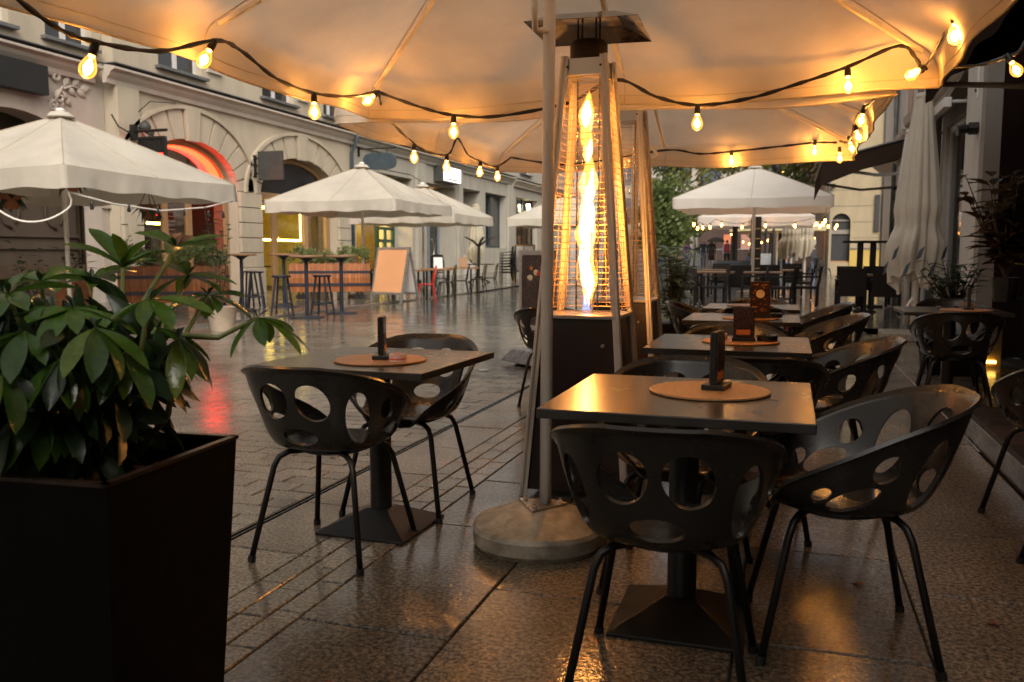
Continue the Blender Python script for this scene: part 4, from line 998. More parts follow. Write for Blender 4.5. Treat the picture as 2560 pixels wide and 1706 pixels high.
# ------------------------------------------------------------------ parasols
M['seam'] = fabric('seam_tape', (.6, .52, .4), .1)
def sq(t):
    t = t % 1; k = int(t * 4 + .5) % 4; u = (t * 4 + .5) % 1 * 2 - 1     # t=0 is the middle of the +X side
    return [(1, u), (-u, 1), (-1, -u), (u, -1)][k]
def parasol(label, loc, a, hr, ha, val, cloth, frame, pole_r=.024, mid_ribs=True, group=None, rz=0, sag=.03, base='disc', lean=(0, 0), scallop=.02, cat='parasol', vent=True, slack=1.0, soft=False):
    t = thing('parasol', label, cat, loc, rz, group)
    nr = 8 if mid_ribs else 4
    def rim(u):
        x, y = sq(u); d = abs(sin(pi * u * nr)) if mid_ribs else abs(sin(pi * (u - .125) * 4))
        return x, y, d
    def C(u, v):
        x, y, d = rim(u); s = .035 + .965 * v
        pinch = 1 - .022 * d * v * slack
        z = ha - (ha - hr) * (s ** 1.06) - sag * d * sin(pi * min(1, s * .95)) * 1.0 - .018 * d * v
        return (x * a * s * pinch, y * a * s * pinch, z)
    if soft:
        def S(u, v):
            if v < .8: return C(u, v / .8)
            k = (v - .8) / .2; x, y, d = rim(u); p = C(u, 1); o_ = .055 * sin(min(1, k * 1.3) * pi / 2) + .01 * sin(u * 2 * pi * 19) * k
            return (p[0] * (1 + o_ / a), p[1] * (1 + o_ / a), p[2] - val * (.25 * k + .75 * k ** 1.4) + .012 * sin(u * 2 * pi * 8) * k)
        MB().grid(S, 192, 26, True).build('canopy', cloth, t, smooth=True)
        MB().tube([S((i + .001) / 96, 1) for i in range(97)], .006, 5).build('hem', cloth, t, smooth=True)
        for k in range(8):
            MB().tube([Vector(S(k / 8, .02 + .97 * i / 24)) + Vector((0, 0, -.003)) for i in range(25)], .005, 4, True, .5).build('seam', M['seam'], t, smooth=True)
        MB().tube([Vector(S((i + .001) / 96, .955)) + Vector((0, 0, -.002)) for i in range(97)], .003, 4).build('hem_stitch', M['seam'], t, smooth=True)
    else:
        MB().grid(C, 96, 13, True).build('canopy', cloth, t, smooth=True)
        for k in range(8): MB().tube([Vector(C(k / 8, i / 12)) + Vector((0, 0, .004)) for i in range(13)], .009, 4).build('seam', M['seam'], t, smooth=True)
    def Vl(u, v):
        x, y, d = rim(u); p = C(u, 1); w = .012 * sin(u * 2 * pi * 17) * v + .008 * sin(u * 2 * pi * 41 + 1) * v
        return (p[0] * (1 + (w + .004 * v) / a), p[1] * (1 + (w + .004 * v) / a), p[2] - val * v * (1 + scallop * 2 * sin(u * 2 * pi * 13)) + scallop * d * v)
    if not soft: MB().grid(Vl, 192, 5, True).build('valance', cloth, t, smooth=True)
    if vent: MB().lathe([(.05, .05), (.14, .03), (.2, -.03), (.21, -.045)], (0, 0, ha + .02), 16).build('top_cap', cloth, t, smooth=True)
    MB().lathe([(0, .04), (.05, .03), (.075, .0), (.07, -.02), (0, -.02)], (0, 0, ha + .085), 12).build('finial', frame, t, smooth=True)
    for k in range(nr):
        u = k / 8 if mid_ribs else (k + .5) / 4
        x, y = sq(u); p0 = (x * .05, y * .05, ha - .05); p1 = (x * (a - .035), y * (a - .035), hr - .022 + .01)
        q = lerp(Vector(p0), Vector(p1), .5); 
        rb = MB().tube([p0, q - Vector((0, 0, .012)), p1], .013, 4).build('rib', frame, t)
        st = Vector((x * .04, y * .04, hr + .1)); en = lerp(Vector(p0), Vector(p1), .55)
        MB().tube([st, en], .009, 4).build('strut', frame, rb)
    MB().lathe([(.045, 0), (.055, .03), (.055, .08), (.04, .1)], (0, 0, hr + .05), 12).build('runner_hub', frame, t)
    zb_ = .12 if base == 'concrete' else .05
    MB().tube([(lean[0], lean[1], zb_), (0, 0, ha + .02)], pole_r, 20).build('pole', frame, t, smooth=True)
    return t
u1 = parasol('large cream canvas parasol lit orange from below, overhead', (-.885, 3.23, 0), 1.5, 2.13, 2.78, .17, M['canvas_near'], M['white_paint'], .0235, lean=(-.012, 0), sag=.035, soft=True)
# its concrete foot with bolted triangular plate
bs = MB(); q = random.Random(4)
prof = [(0, 0), (.27, 0), (.285, .02), (.288, .07), (.275, .085), (.23, .1), (.15, .135), (.09, .145), (0, .145)]
bs.lathe(prof, (0, 0, 0), 40); bs.v = [(x * (1 + .02 * sin(5 * atan2(y, x))), y * (1 + .02 * cos(3 * atan2(y, x))), z) for x, y, z in bs.v]
bo = bs.build('concrete_foot', M['concrete'], u1, loc=(-.03, -.02, 0), angle=28); bo.scale = (.94, .94, 1)
pl = MB(); pl.prism([(-.11, .06), (.11, .05), (-.0, -.11)], lambda a, b, d: (a, b, d), .146, .154); pl.build('foot_plate', M['steel'], bo, bevel=.002)
for x, y in ((-.075, .04), (.08, .035), (0, -.075)): MB().lathe([(.0, .0), (.011, 0), (.011, .009), (.006, .012), (.006, .02), (0, .02)], (x, y, .154), 6).build('bolt', M['steel'], bo)
MB().tube([(0, 0, 1.98), (-.02, -.05, 1.97), (-.03, -.1, 1.96), (-.03, -.11, 2.03), (-.03, -.1, 2.09)], .012, 8).build('crank_handle', M['white_paint'], u1, smooth=True)
parasol('unseen cream parasol added behind the viewpoint to block sky light', (-.88, -1.4, 0), 1.5, 2.13, 2.78, .17, M['canvas_near'], M['white_paint'], .026, sag=.035, soft=True)  # out-of-view parasol added to keep sky light off the foreground
u2 = parasol('second cream parasol glowing orange behind the lit heater', (-1.1, 6.4, 0), 1.54, 2.11, 2.75, .17, M['canvas_near'], M['white_paint'], .026, sag=.035, soft=True)
MB().lathe(prof, (0, 0, 0), 32).build('concrete_foot', M['concrete'], u2, smooth=True)
MB().tube([(0, 0, 1.95), (.05, -.03, 1.94), (.14, -.05, 1.9), (.16, -.05, 1.86), (.15, -.05, 1.83), (.12, -.05, 1.84)], .014, 8).build('crank_handle', M['white_paint'], u2, smooth=True)
GP = 'open parasols across the street'
def foot(t, z=0):
    MB().lathe([(0, 0), (.42, 0), (.42, .06), (.1, .1), (.05, .14)], (0, 0, z), 20).build('concrete_foot', M['concrete'], t, smooth=False)
for lb, loc, a, hr, ha, val in [
    ('cream parasol at the left with plant pots hanging beneath it', (-10.95, 10.95, 0), 1.85, 2.32, 3.3, .3),
    ('cream parasol corner cut off by the left picture edge', (-12.4, 8.65, 0), 1.75, 2.3, 3.2, .3),
    ('broad cream parasol over the A-board and bar tables', (-10.65, 20.4, .03), 1.78, 2.42, 3.37, .28),
    ('cream parasol behind the broad one, beside the folded parasol', (-10.95, 25.0, .03), 1.72, 2.3, 3.22, .28),
    ('cream parasol half hidden by the white pole', (-7.4, 29.6, .04), 1.75, 2.3, 3.15, .25)]:
    t = parasol(lb, loc, a, hr, ha, val, M['canvas'], M['white_paint'], .035, False, GP, sag=.06, slack=1.5, scallop=.03); foot(t)
t = parasol('white parasol over the wicker seats, strung with small bulbs', (-1.0, 25.7, gz(25.7)), 2.05, 2.62, 3.58, .27, M['canvas_white'], M['white_paint'], .05, False, GP, sag=.05); foot(t)
t = parasol('second white parasol further back under the same bulbs', (-1.1, 31.2, gz(31.2)), 1.85, 2.3, 3.2, .3, M['canvas_white'], M['white_paint'], .05, False, GP, sag=.05); foot(t)
t = parasol('far yellowish parasol lit by tiny fairy lights', (-.6, 45, gz(45)), 2.2, 2.35, 3.2, .3, fabric('yellowed_canvas', (.75, .65, .4), .3), M['white_paint'], .05, False, GP); foot(t)
t = parasol('small far parasol tip beside the unlit heater', (-7.3, 48, gz(48)), 1.6, 2.3, 3.0, .3, M['canvas'], M['white_paint'], .05, False, GP); foot(t)
# folded parasols
M['canvas_dull'] = fabric('buff_dull_canvas', (.5, .44, .34), .15)
def folded(label, loc, H, zlow, r_top, r_mid, tie, cloth, pole_r=.04, seed=1, flare=1.0):
    t = thing('folded_parasol', label, 'parasol', loc, 0, 'folded parasols'); q = random.Random(seed)
    ph = [q.random() * 6 for _ in range(4)]
    def C(u, v):
        z = lerp(H, zlow, v); a = 2 * pi * u
        if z > tie: k = (H - z) / (H - tie); r = lerp(r_top, r_mid * 1.12, k ** .85) * (1 - .17 * ss(.82, 1, k))
        else: k = (tie - z) / (tie - zlow); r = r_mid * (.93 + .22 * flare * ss(0, .3, k) - .2 * ss(.45, 1, k))
        amp = .07 + .07 * (H - z) / (H - zlow) + .09 * ss(tie, tie - .25, z)
        f = 1 + amp * (1.6 * abs(sin(a * 6.5 + ph[0])) - .8) + amp * .7 * sin(a * 5 + ph[1]) + .12 * ss(tie, tie - .2, z) * sin(a * 2 + z * 2 + ph[2]) + .08 * ss(tie, tie - .2, z) * sin(a * 7 - z * 3)
        lo = max(0, (v - .7) / .3)
        return (r * f * cos(a) - .04 * lo, r * f * sin(a), z + lo * (.1 * sin(a * 2 + ph[3]) + .06 * sin(a * 5 + ph[0]) + .03 * sin(a * 11)))
    MB().grid(C, 130, 48, True).build('folded_cloth', cloth, t, smooth=True)
    MB().tube([(0, 0, .05), (0, 0, H + .02)], pole_r, 12).build('pole', M['white_paint'], t, smooth=True)
    MB().lathe([(0, .06), (r_top, .04), (r_top * 1.15, 0), (r_top * 1.1, -.03)], (0, 0, H), 16).build('top_cap', cloth, t, smooth=True)
    MB().lathe([(r_mid * .74, -.02), (r_mid * .8, 0), (r_mid * .74, .02)], (0, 0, tie), 20).build('tie_band', M['roofmetal'], t)
    return t
cu = folded('tall folded cream parasol with dark print on its hem, by the pale building', (1.62, 12.65, 0), 3.2, .78, .09, .25, 1.5, fabric('aged_canvas', (.78, .71, .6), .25, .15), .045, 5, .9)
MB().box(-.4, .4, -.4, .4, 0, .1).build('base_slab', M['concrete'], cu, bevel=.01)
MB().tube([(0, 0, .6), (-.15, -.1, .35), (-.12, -.12, .32), (0, -.05, .45)], .02, 6).build('crank_handle', M['white_paint'], cu, smooth=True)
q = random.Random(9)
for k in range(6):
    a = -2.6 + k * .33; z_ = .95 + .2 * (k % 2); r_ = .47; w_ = .055
    m = MB(); m.add([(r_ * cos(a + s_ * .11), r_ * sin(a + s_ * .11), z_ + d_) for s_, d_ in ((-1, -.09), (.2, -.05), (1, .1), (-.2, .04))], [(0, 1, 2, 3)]); m.build('print_patch', M['bluegrey'], cu, solid=.004)
folded('slim folded cream parasol among the stacked chairs', (-11.6, 31.6, .03), 3.0, .85, .12, .26, 1.5, fabric('buff_canvas', (.66, .6, .46), .25), .05, 2, .8)
folded('folded white parasol in the far seating area', (.05, 34, gz(34)), 2.6, .95, .15, .32, 1.7, M['canvas_dull'], .06, 3, 1.1)
folded('folded white parasol tied next to its twin in the far seating area', (.55, 35, gz(35)), 2.6, 1.0, .15, .28, 1.75, M['canvas_dull'], .06, 4, 1.1)
folded('folded cream parasol close behind the tall printed one', (1.75, 14.6, 0), 3.0, .9, .1, .2, 1.6, M['canvas_white'], .045, 6)

# ------------------------------------------------------------------ string lights
sock_me = MB().lathe([(0, .0), (.012, 0), (.016, -.008), (.016, -.02), (.0175, -.024), (.0175, -.055), (.0, -.055)], (0, 0, 0), 12).mesh('socket', M['black'])
bulb_me = MB().lathe([(.013, -.055), (.016, -.065), (.026, -.085), (.033, -.105), (.033, -.12), (.027, -.136), (.014, -.148), (.003, -.151)], (0, 0, 0), 16).mesh('bulb_glass', M['bulb_glass'], True)
fil_me = MB().lathe([(.0, -.088), (.009, -.091), (.0165, -.102), (.018, -.112), (.013, -.124), (0, -.13)], (0, 0, 0), 10).mesh('filament', M['filament'], True)
base_me = MB().lathe([(0, -.0552), (.011, -.0555), (.011, -.066), (0, -.068)], (0, 0, 0), 10).mesh('bulb_base', emis('warm_base', (1, .45, .08), 20))
CAMP = Vector((0, 0, 1.14))     # strings hang just inside the hems
def string_lights(label, paths, bulbs, r=.0095, scale=.9, k=1.0):
    t = thing('string_lights', label, 'string lights', (0, 0, 0), 0, 'festoon light strings')
    for p in paths:
        P = [CAMP + (Vector(x) - CAMP) * k for x in p]; pts = []
        for i in range(len(P) - 1):
            p0, p1, p2, p3 = P[max(i - 1, 0)], P[i], P[i + 1], P[min(i + 2, len(P) - 1)]
            for j in range(6):
                s = j / 6; pts.append(.5 * ((2 * p1) + (p2 - p0) * s + (2 * p0 - 5 * p1 + 4 * p2 - p3) * s * s + (3 * p1 - p0 - 3 * p2 + p3) * s ** 3))
        pts.append(P[-1])
        rr = [r * (1 + .28 * sin(i * 1.9)) for i in range(len(pts))]
        MB().tube(pts, rr, 6, True, .7).build('cable', M['black'], t, smooth=True)
    for b in bulbs:
        x, y, z = CAMP + (Vector(b[:3]) - CAMP) * k; rx, ry = (b[3], b[4]) if len(b) > 3 else (rnd.uniform(-.12, .12), rnd.uniform(-.12, .12))
        s = inst('socket', sock_me, t, loc=(x, y, z + .004), rot=(rx, ry, rnd.random() * 3), scale=(scale,) * 3)
        inst('bulb_glass', bulb_me, s); inst('filament', fil_me, s); inst('bulb_base', base_me, s)
    return t
string_lights('black festoon cable along the left hem of the overhead parasol',
    [[(-2.4, 2.0, 2.07), (-2.4, 2.25, 1.96), (-2.4, 2.42, 1.905), (-2.4, 2.58, 1.9), (-2.4, 2.91, 1.94), (-2.38, 3.24, 2.055), (-2.4, 3.45, 2.06), (-2.4, 3.73, 1.99), (-2.4, 4.08, 1.98), (-2.39, 4.5, 2.035), (-2.36, 4.72, 2.1)]],
    [(-2.4, 2.58, 1.9, .0, .35), (-2.38, 3.24, 2.055, .1, .5), (-2.4, 4.08, 1.98, 0, 0), (-2.33, 4.7, 2.09, .9, -.3)], k=.965)
string_lights('black festoon cable along the far hem of the overhead parasol',
    [[(-2.36, 4.74, 2.1), (-2.09, 4.76, 2.0), (-1.885, 4.76, 1.945), (-1.62, 4.76, 1.925), (-1.2, 4.76, 1.98), (-.93, 4.74, 2.085), (-.71, 4.76, 1.985), (-.49, 4.76, 1.93), (-.23, 4.76, 1.95), (.03, 4.76, 2.015), (.25, 4.76, 2.08), (.48, 4.73, 2.16), (.56, 4.74, 2.1), (.6, 4.76, 2.03)]],
    [(-1.885, 4.76, 1.945, 0, 0), (-.49, 4.76, 1.93, 0, 0), (.25, 4.76, 2.08, 0, .1), (.6, 4.74, 2.05, .3, 1.1)], k=.98)
string_lights('black festoon cable from the parasol corner to the dark awning',
    [[(.6, 4.76, 2.05), (.8, 5.0, 2.09), (.95, 5.05, 2.115), (1.02, 5.05, 2.14), (1.1, 5.05, 2.2), (1.24, 5.05, 2.6)], [(.6, 4.76, 2.05), (.6, 4.4, 2.06), (.61, 4.0, 2.12), (.6, 3.6, 2.13), (.58, 3.23, 2.16), (.6, 2.8, 2.1), (.6, 2.3, 2.05)]],
    [(1.02, 5.05, 2.15, 0, .5), (.61, 4.0, 2.12, 0, .1), (.6, 2.9, 2.1, 0, 0)])
string_lights('black festoon cable along the street hem of the second parasol',
    [[(-2.36, 4.76, 2.09), (-2.48, 5.05, 2.05), (-2.6, 5.46, 2.02), (-2.6, 5.79, 1.93), (-2.6, 6.1, 1.9), (-2.6, 6.46, 1.93), (-2.58, 6.6, 2.07), (-2.6, 6.9, 1.97), (-2.6, 7.2, 1.95), (-2.6, 7.6, 1.94), (-2.56, 7.95, 2.06)]],
    [(-2.6, 5.79, 1.93, 0, 0), (-2.6, 6.42, 1.925, 0, -.1), (-2.6, 7.2, 1.95, 0, .1), (-2.6, 7.66, 1.95, 0, 0)], k=.97)
string_lights('black festoon cable along the far hem of the second parasol',
    [[(-2.56, 7.97, 2.06), (-2.13, 8.02, 1.99), (-1.78, 8.02, 2.0), (-1.1, 7.99, 2.08), (-.8, 8.02, 2.04), (-.52, 8.02, 2.05), (-.1, 8.02, 2.08), (.18, 8.02, 2.1), (.36, 7.98, 2.09)], [(.38, 7.98, 2.1), (.41, 7.4, 2.02), (.41, 6.9, 2.02), (.41, 6.5, 2.08), (.42, 5.9, 2.05), (.5, 5.3, 2.06), (.6, 4.77, 2.06)]],
    [(-.52, 8.03, 2.06, 0, 0), (.18, 8.0, 2.12, 0, 0), (-1.6, 8.02, 2.0, 0, 0), (.38, 7.98, 2.05, 0, .1), (.41, 7.3, 2.05, 0, .3), (.41, 6.7, 2.06, 0, -.4), (.42, 5.9, 2.06, .4, -.4)], k=.985)
# small bulbs under the far white parasols
fsock = MB().lathe([(0, 0), (.03, 0), (.04, -.1), (0, -.11)], (0, 0, 0), 8).mesh('socket', M['black'])
fbulb = MB().lathe([(.02, -.1), (.045, -.16), (.05, -.2), (.03, -.26), (0, -.28)], (0, 0, 0), 10).mesh('bulb', M['bulb_far'], True)
def far_string(label, pts, n, droop=.12, s=1):
    t = thing('string_lights', label, 'string lights', (0, 0, 0), 0, 'festoon light strings'); P = [Vector(p) for p in pts]
    path = []
    for i in range(len(P) - 1):
        for j in range(6):
            u = j / 6; p = lerp(P[i], P[i + 1], u); p.z -= droop * sin(pi * u); path.append(p)
    path.append(P[-1]); MB().tube(path, .008, 4).build('cable', M['black'], t)
    for k in range(n):
        p = path[int((k + .5) / n * (len(path) - 1))]; sk = inst('socket', fsock, t, loc=p, scale=(s,) * 3); inst('bulb', fbulb, sk)
    return t
z0 = gz(25.7) + 2.2
far_string('string of small warm bulbs under the white parasol hem', [(-2.6, 24.6, z0 - .05), (-2.5, 25.7, z0 - .15), (-2.2, 27.2, z0), (-1, 27.3, z0 - .05), (.7, 27.2, z0), (.85, 25.7, z0 - .1), (.9, 24.2, z0 + .1)], 12, .12, .62)
far_string('string of small warm bulbs under the second white parasol', [(-2.4, 29.6, 2.3), (-.9, 29.6, 2.45), (.6, 29.6, 2.3), (1.5, 31, 2.3), (1.5, 33, 2.3)], 8, .15, .62)
far_string('fairy lights on the far yellowish parasol', [(-2.7, 43, 2.2), (-1, 42.8, 1.9), (1, 43, 2.1), (1.2, 46, 2.2)], 12, .3, .6)
# unlit string and loop of white cable under the left parasol
t = thing('string_lights', 'white cable with unlit bulbs looping under the left parasol', 'string lights', (0, 0, 0), 0, 'festoon light strings')
m = MB(); pc = [(-9.15, 9.15, 2.05), (-9.2, 9.3, 1.8), (-9.4, 9.1, 1.6), (-9.7, 8.95, 1.58), (-9.95, 8.8, 1.75), (-10.0, 8.7, 2.0)]
pc = [Vector(p) for p in pc]; pc = [.5 * ((2 * b) + (c_ - a) * s_ + (2 * a - 5 * b + 4 * c_ - d_) * s_ * s_ + (3 * b - a - 3 * c_ + d_) * s_ ** 3) for a, b, c_, d_ in zip([pc[0]] + pc[:-2], pc[:-1], pc[1:], pc[2:] + [pc[-1]]) for s_ in (0, .25, .5, .75)]
m.tube(pc, .014, 6); m.tube([(-9.2, 9.2, 1.98), (-9.15, 10, 1.85), (-9.15, 11, 1.8), (-9.12, 12, 1.9), (-9.1, 12.7, 2.05)], .014, 6); m.build('cable', M['white_paint'], t, smooth=True)
for y_ in (9.6, 10.3, 10.9, 11.5, 12.1, 12.5):
    m = MB(); m.lathe([(.016, 0), (.02, -.04), (.016, -.045), (.03, -.08), (.022, -.11), (0, -.115)], (-9.14, y_, 1.86), 8); m.build('bulb', M['pane_dark'], t, smooth=True)

# ------------------------------------------------------------------ pyramid heaters
def heater(label, loc, lit):
    t = thing('patio_heater', label, 'heater', loc, 0, 'pyramid patio heaters')
    h0, h1, zt_ = .252, .098, 2.05
    def hw(z): return lerp(h0, h1, z / zt_)
    zb_ = .84
    m = MB(); m.frustum((0, 0), hw(.03) - .015, hw(zb_) - .015, .03, zb_); bx = m.build('base_cabinet', M['corten'] if False else mat('black_cabinet', (.02, .01, .0065), .25, 0, var=.05, vs=3, rv=.01), t, bevel=.004)
    for k in range(4):
        m = MB(); m.box(-.006, .006, -hw(.25) - .004, -hw(.25) + .012, .22, .3); o = m.build('vent_slot', M['black'], bx); o.location = ((k - 1.5) * .035, .006, 0)
    MB().tube([(.12, -hw(.7) + .013, .72), (.12, -hw(.7) - .005, .72)], .008, 8).build('knob', M['steel'], bx)
    MB().box(-hw(zb_) - .004, hw(zb_) + .004, -hw(zb_) - .004, hw(zb_) + .004, zb_ + .001, zb_ + .018).build('burner_deck', M['steel'], t, bevel=.002)
    for sx in (-1, 1):
        for sy in (-1, 1):
            a = Vector((sx * h0, sy * h0, .0)); b = Vector((sx * h1, sy * h1, zt_)); w = .013
            m = MB()
            for (dx, dy) in ((1, 0), (0, 1)):
                c = [a, a + Vector((-sx * w * 2 * dx, -sy * w * 2 * dy, 0)), b + Vector((-sx * w * 2 * dx, -sy * w * 2 * dy, 0)), b]
                n = Vector((0, sy * .003, 0)) if dx else Vector((sx * .003, 0, 0))
                m.add([p for p in c] + [p + n for p in c], [(0, 1, 2, 3), (7, 6, 5, 4), (0, 4, 5, 1), (1, 5, 6, 2), (2, 6, 7, 3), (3, 7, 4, 0)])
            m.tube([a, b], .011, 8)
            l = m.build('corner_leg', M['steel_leg'], t)
            MB().tube([b + Vector((-sx * .02, sy * .003, -.05)), b + Vector((-sx * .02, sy * .009, -.05))], .006, 6).build('screw', M['blackmetal'], l)
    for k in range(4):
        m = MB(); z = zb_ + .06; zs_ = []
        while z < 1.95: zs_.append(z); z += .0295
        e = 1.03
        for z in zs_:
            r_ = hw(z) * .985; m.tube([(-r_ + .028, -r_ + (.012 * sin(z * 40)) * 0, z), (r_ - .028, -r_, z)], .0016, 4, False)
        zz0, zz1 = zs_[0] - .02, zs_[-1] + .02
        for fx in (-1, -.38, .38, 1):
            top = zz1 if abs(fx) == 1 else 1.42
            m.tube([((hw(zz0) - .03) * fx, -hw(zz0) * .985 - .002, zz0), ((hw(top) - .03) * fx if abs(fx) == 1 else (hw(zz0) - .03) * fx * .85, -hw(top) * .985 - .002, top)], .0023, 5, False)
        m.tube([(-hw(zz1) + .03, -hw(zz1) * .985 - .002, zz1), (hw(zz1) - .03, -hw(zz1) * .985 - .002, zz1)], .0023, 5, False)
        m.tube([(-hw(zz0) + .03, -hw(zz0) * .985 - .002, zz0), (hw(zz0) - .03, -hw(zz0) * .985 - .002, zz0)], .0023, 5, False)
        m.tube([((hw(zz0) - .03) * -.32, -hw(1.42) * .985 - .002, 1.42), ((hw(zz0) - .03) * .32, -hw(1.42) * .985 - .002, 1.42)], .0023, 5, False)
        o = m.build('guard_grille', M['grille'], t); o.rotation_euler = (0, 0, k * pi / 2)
    m = MB(); m.lathe([(.056, zb_ + .02), (.056, 1.965)], (0, 0, 0), 28); m.f = m.f[:-2]; m.build('glass_tube', M['tube_glass'], t, smooth=True)
    m = MB(); m.frustum((0, 0), h1 - .004, h1 - .008, 1.965, zt_ - .01); m.build('top_bracket', M['steel'], t)
    MB().lathe([(.082, 2.03), (.088, 2.05), (.088, 2.115), (.08, 2.13), (0, 2.13)], (0, 0, 0), 24).build('burner_head', mat('heat_dark', (.035, .022, .016), .55, .6), t, angle=40)
    m = MB(); ri, ro, zi, zo = .13, .255, 2.225, 2.17
    P = lambda r, z, k: ((-r, -r, z), (r, -r, z), (r, r, z), (-r, r, z))[k % 4]
    m.add([P(ri, zi, k) for k in range(4)], [(0, 1, 2, 3)])
    for k in range(4): m.add([P(ri, zi, k), P(ri, zi, k + 1), P(ro, zo, k + 1), P(ro, zo, k)], [(0, 1, 2, 3)])
    rf = m.build('reflector_hood', mat('polished_steel', (.45, .42, .38), .14, 1, var=.08), t, solid=.002); rf.rotation_euler = (R(.6), R(.8), R(2)); rf.location = (-.02, 0, 0)
    for k in range(4):
        a = k * pi / 2 + pi / 4; MB().tube([(.06 * cos(a), .06 * sin(a), 2.12), (.06 * cos(a), .06 * sin(a), 2.222)], .005, 6).build('hood_post', M['blackmetal'], t)
    if lit:
        q = random.Random(2)
        def tongue(z0, z1, r, ox, oy, seed, nm='flame', fm=None):
            qq = random.Random(seed); ph = [qq.random() * 6 for _ in range(4)]
            def C(u, v):
                z = lerp(z0, z1, v); a = 2 * pi * u
                e = (sin(pi * min(1, v * 1.02 + .04)) ** .6) * (1 - .35 * v)
                rr_ = r * e * (1 + .24 * sin(z * 31 + ph[0]) + .1 * sin(z * 53 + ph[1]) + .16 * sin(2 * a + z * 17 + ph[2]))
                return (ox + .012 * sin(z * 13 + ph[3]) + rr_ * cos(a), oy + .01 * cos(z * 11 + ph[0]) + rr_ * sin(a), z)
            MB().grid(C, 20, 34, True).build(nm, fm or M['flame'], t, smooth=True)
        tongue(.92, 1.2, .021, 0, 0, 1); tongue(1.13, 1.4, .026, -.004, .004, 2); tongue(1.36, 1.56, .022, .006, 0, 7); tongue(1.58, 1.69, .013, .008, 0, 3); tongue(1.74, 1.87, .02, .0, -.004, 4); tongue(1.25, 1.45, .02, .018, .005, 5); tongue(.98, 1.2, .015, -.02, .0, 6)
        tongue(.9, 1.5, .044, 0, 0, 1, 'flame_edge', M['flame_edge']); tongue(1.26, 1.66, .042, -.003, .004, 2, 'flame_edge', M['flame_edge']); tongue(1.62, 1.92, .036, 0, 0, 4, 'flame_edge', M['flame_edge'])
        for k in range(5): 
            a = k * 1.256; MB().tube([(.016 * cos(a), .016 * sin(a), .865), (.014 * cos(a), .014 * sin(a), .95)], [.008, .002], 6).build('blue_flame', M['blueflame'], t, smooth=True)
    return t
m_, N_, L_, b_ = newmat('flame_outer'); e_ = N_.new('ShaderNodeEmission'); e_.inputs[0].default_value = (1, .3, .035, 1); e_.inputs[1].default_value = .9
t_ = N_.new('ShaderNodeBsdfTransparent'); a_ = N_.new('ShaderNodeAddShader'); L_.new(e_.outputs[0], a_.inputs[0]); L_.new(t_.outputs[0], a_.inputs[1]); L_.new(a_.outputs[0], N_['Material Output'].inputs[0]); M['flame_edge'] = m_
M['grille'] = mat('flamelight_tinted_wire', (.62, .4, .2), .4, .3, var=.1); M['steel_leg'] = mat('satin_steel', (.6, .56, .5), .34, .55, var=.04, vs=3, rv=.03)  # orange of the grille wires stands in for flame light on them
M['blueflame'] = emis('blue_gas', (.25, .3, .6), 1.2)
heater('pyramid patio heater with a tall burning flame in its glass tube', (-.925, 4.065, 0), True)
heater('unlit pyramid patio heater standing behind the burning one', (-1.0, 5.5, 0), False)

# ------------------------------------------------------------------ planting
def leaf_geom(L, W, fold=.25, curl=.25, n=6, tipw=.6):
    vs = []; fs = []
    for i in range(n + 1):
        t = i / n; w = W * (sin(pi * t ** tipw) ** (.65 if tipw > 1.2 else 1) if 0 < t < 1 else 0) * (1 if t > 0 else .2) + (.004 if t < .05 else 0)
        z = -curl * L * t * t; y = L * t
        vs += [(-w / 2, y, z + fold * w), (0, y, z), (w / 2, y, z + fold * w)]
    for i in range(n):
        for j in (0, 1):
            a = i * 3 + j; fs.append((a, a + 1, a + 4, a + 3))
    return vs, fs
def leaf_mesh(name, L, W, material, **k):
    m = MB(); m.add(*leaf_geom(L, W, **k)); return m.mesh(name, material, True)
def basis(d, up=Vector((0, 0, 1)), roll=0):
    y = Vector(d).normalized(); x = y.cross(up)
    if x.length < 1e-3: x = Vector((1, 0, 0))
    x.normalize(); z = x.cross(y); m = Matrix((x, y, z)).transposed(); return (m @ Matrix.Rotation(roll, 3, 'Y')).to_4x4()
rl = [leaf_mesh('leaf', .125, .041, M['leaf'], fold=.22, curl=.2, tipw=1.35, n=8), leaf_mesh('leaf', .135, .042, M['leaf'], fold=.15, curl=.35, tipw=1.35, n=8), leaf_mesh('leaf', .11, .042, M['leaf_dark'], fold=.25, curl=.15, tipw=1.2), leaf_mesh('leaf', .12, .039, M['leaf_dark'], fold=.12, curl=.42, tipw=1.35, n=8)]
rl_brown = leaf_mesh('leaf', .09, .03, mat('withered_leaf', (.12, .05, .025), .5), fold=.3, curl=.3)
rh = thing('rhododendron', 'glossy dark green rhododendron in the black planter', 'shrub', (-1.45, 1.48, .6))
O = Vector((-1.45, 1.48, .6))
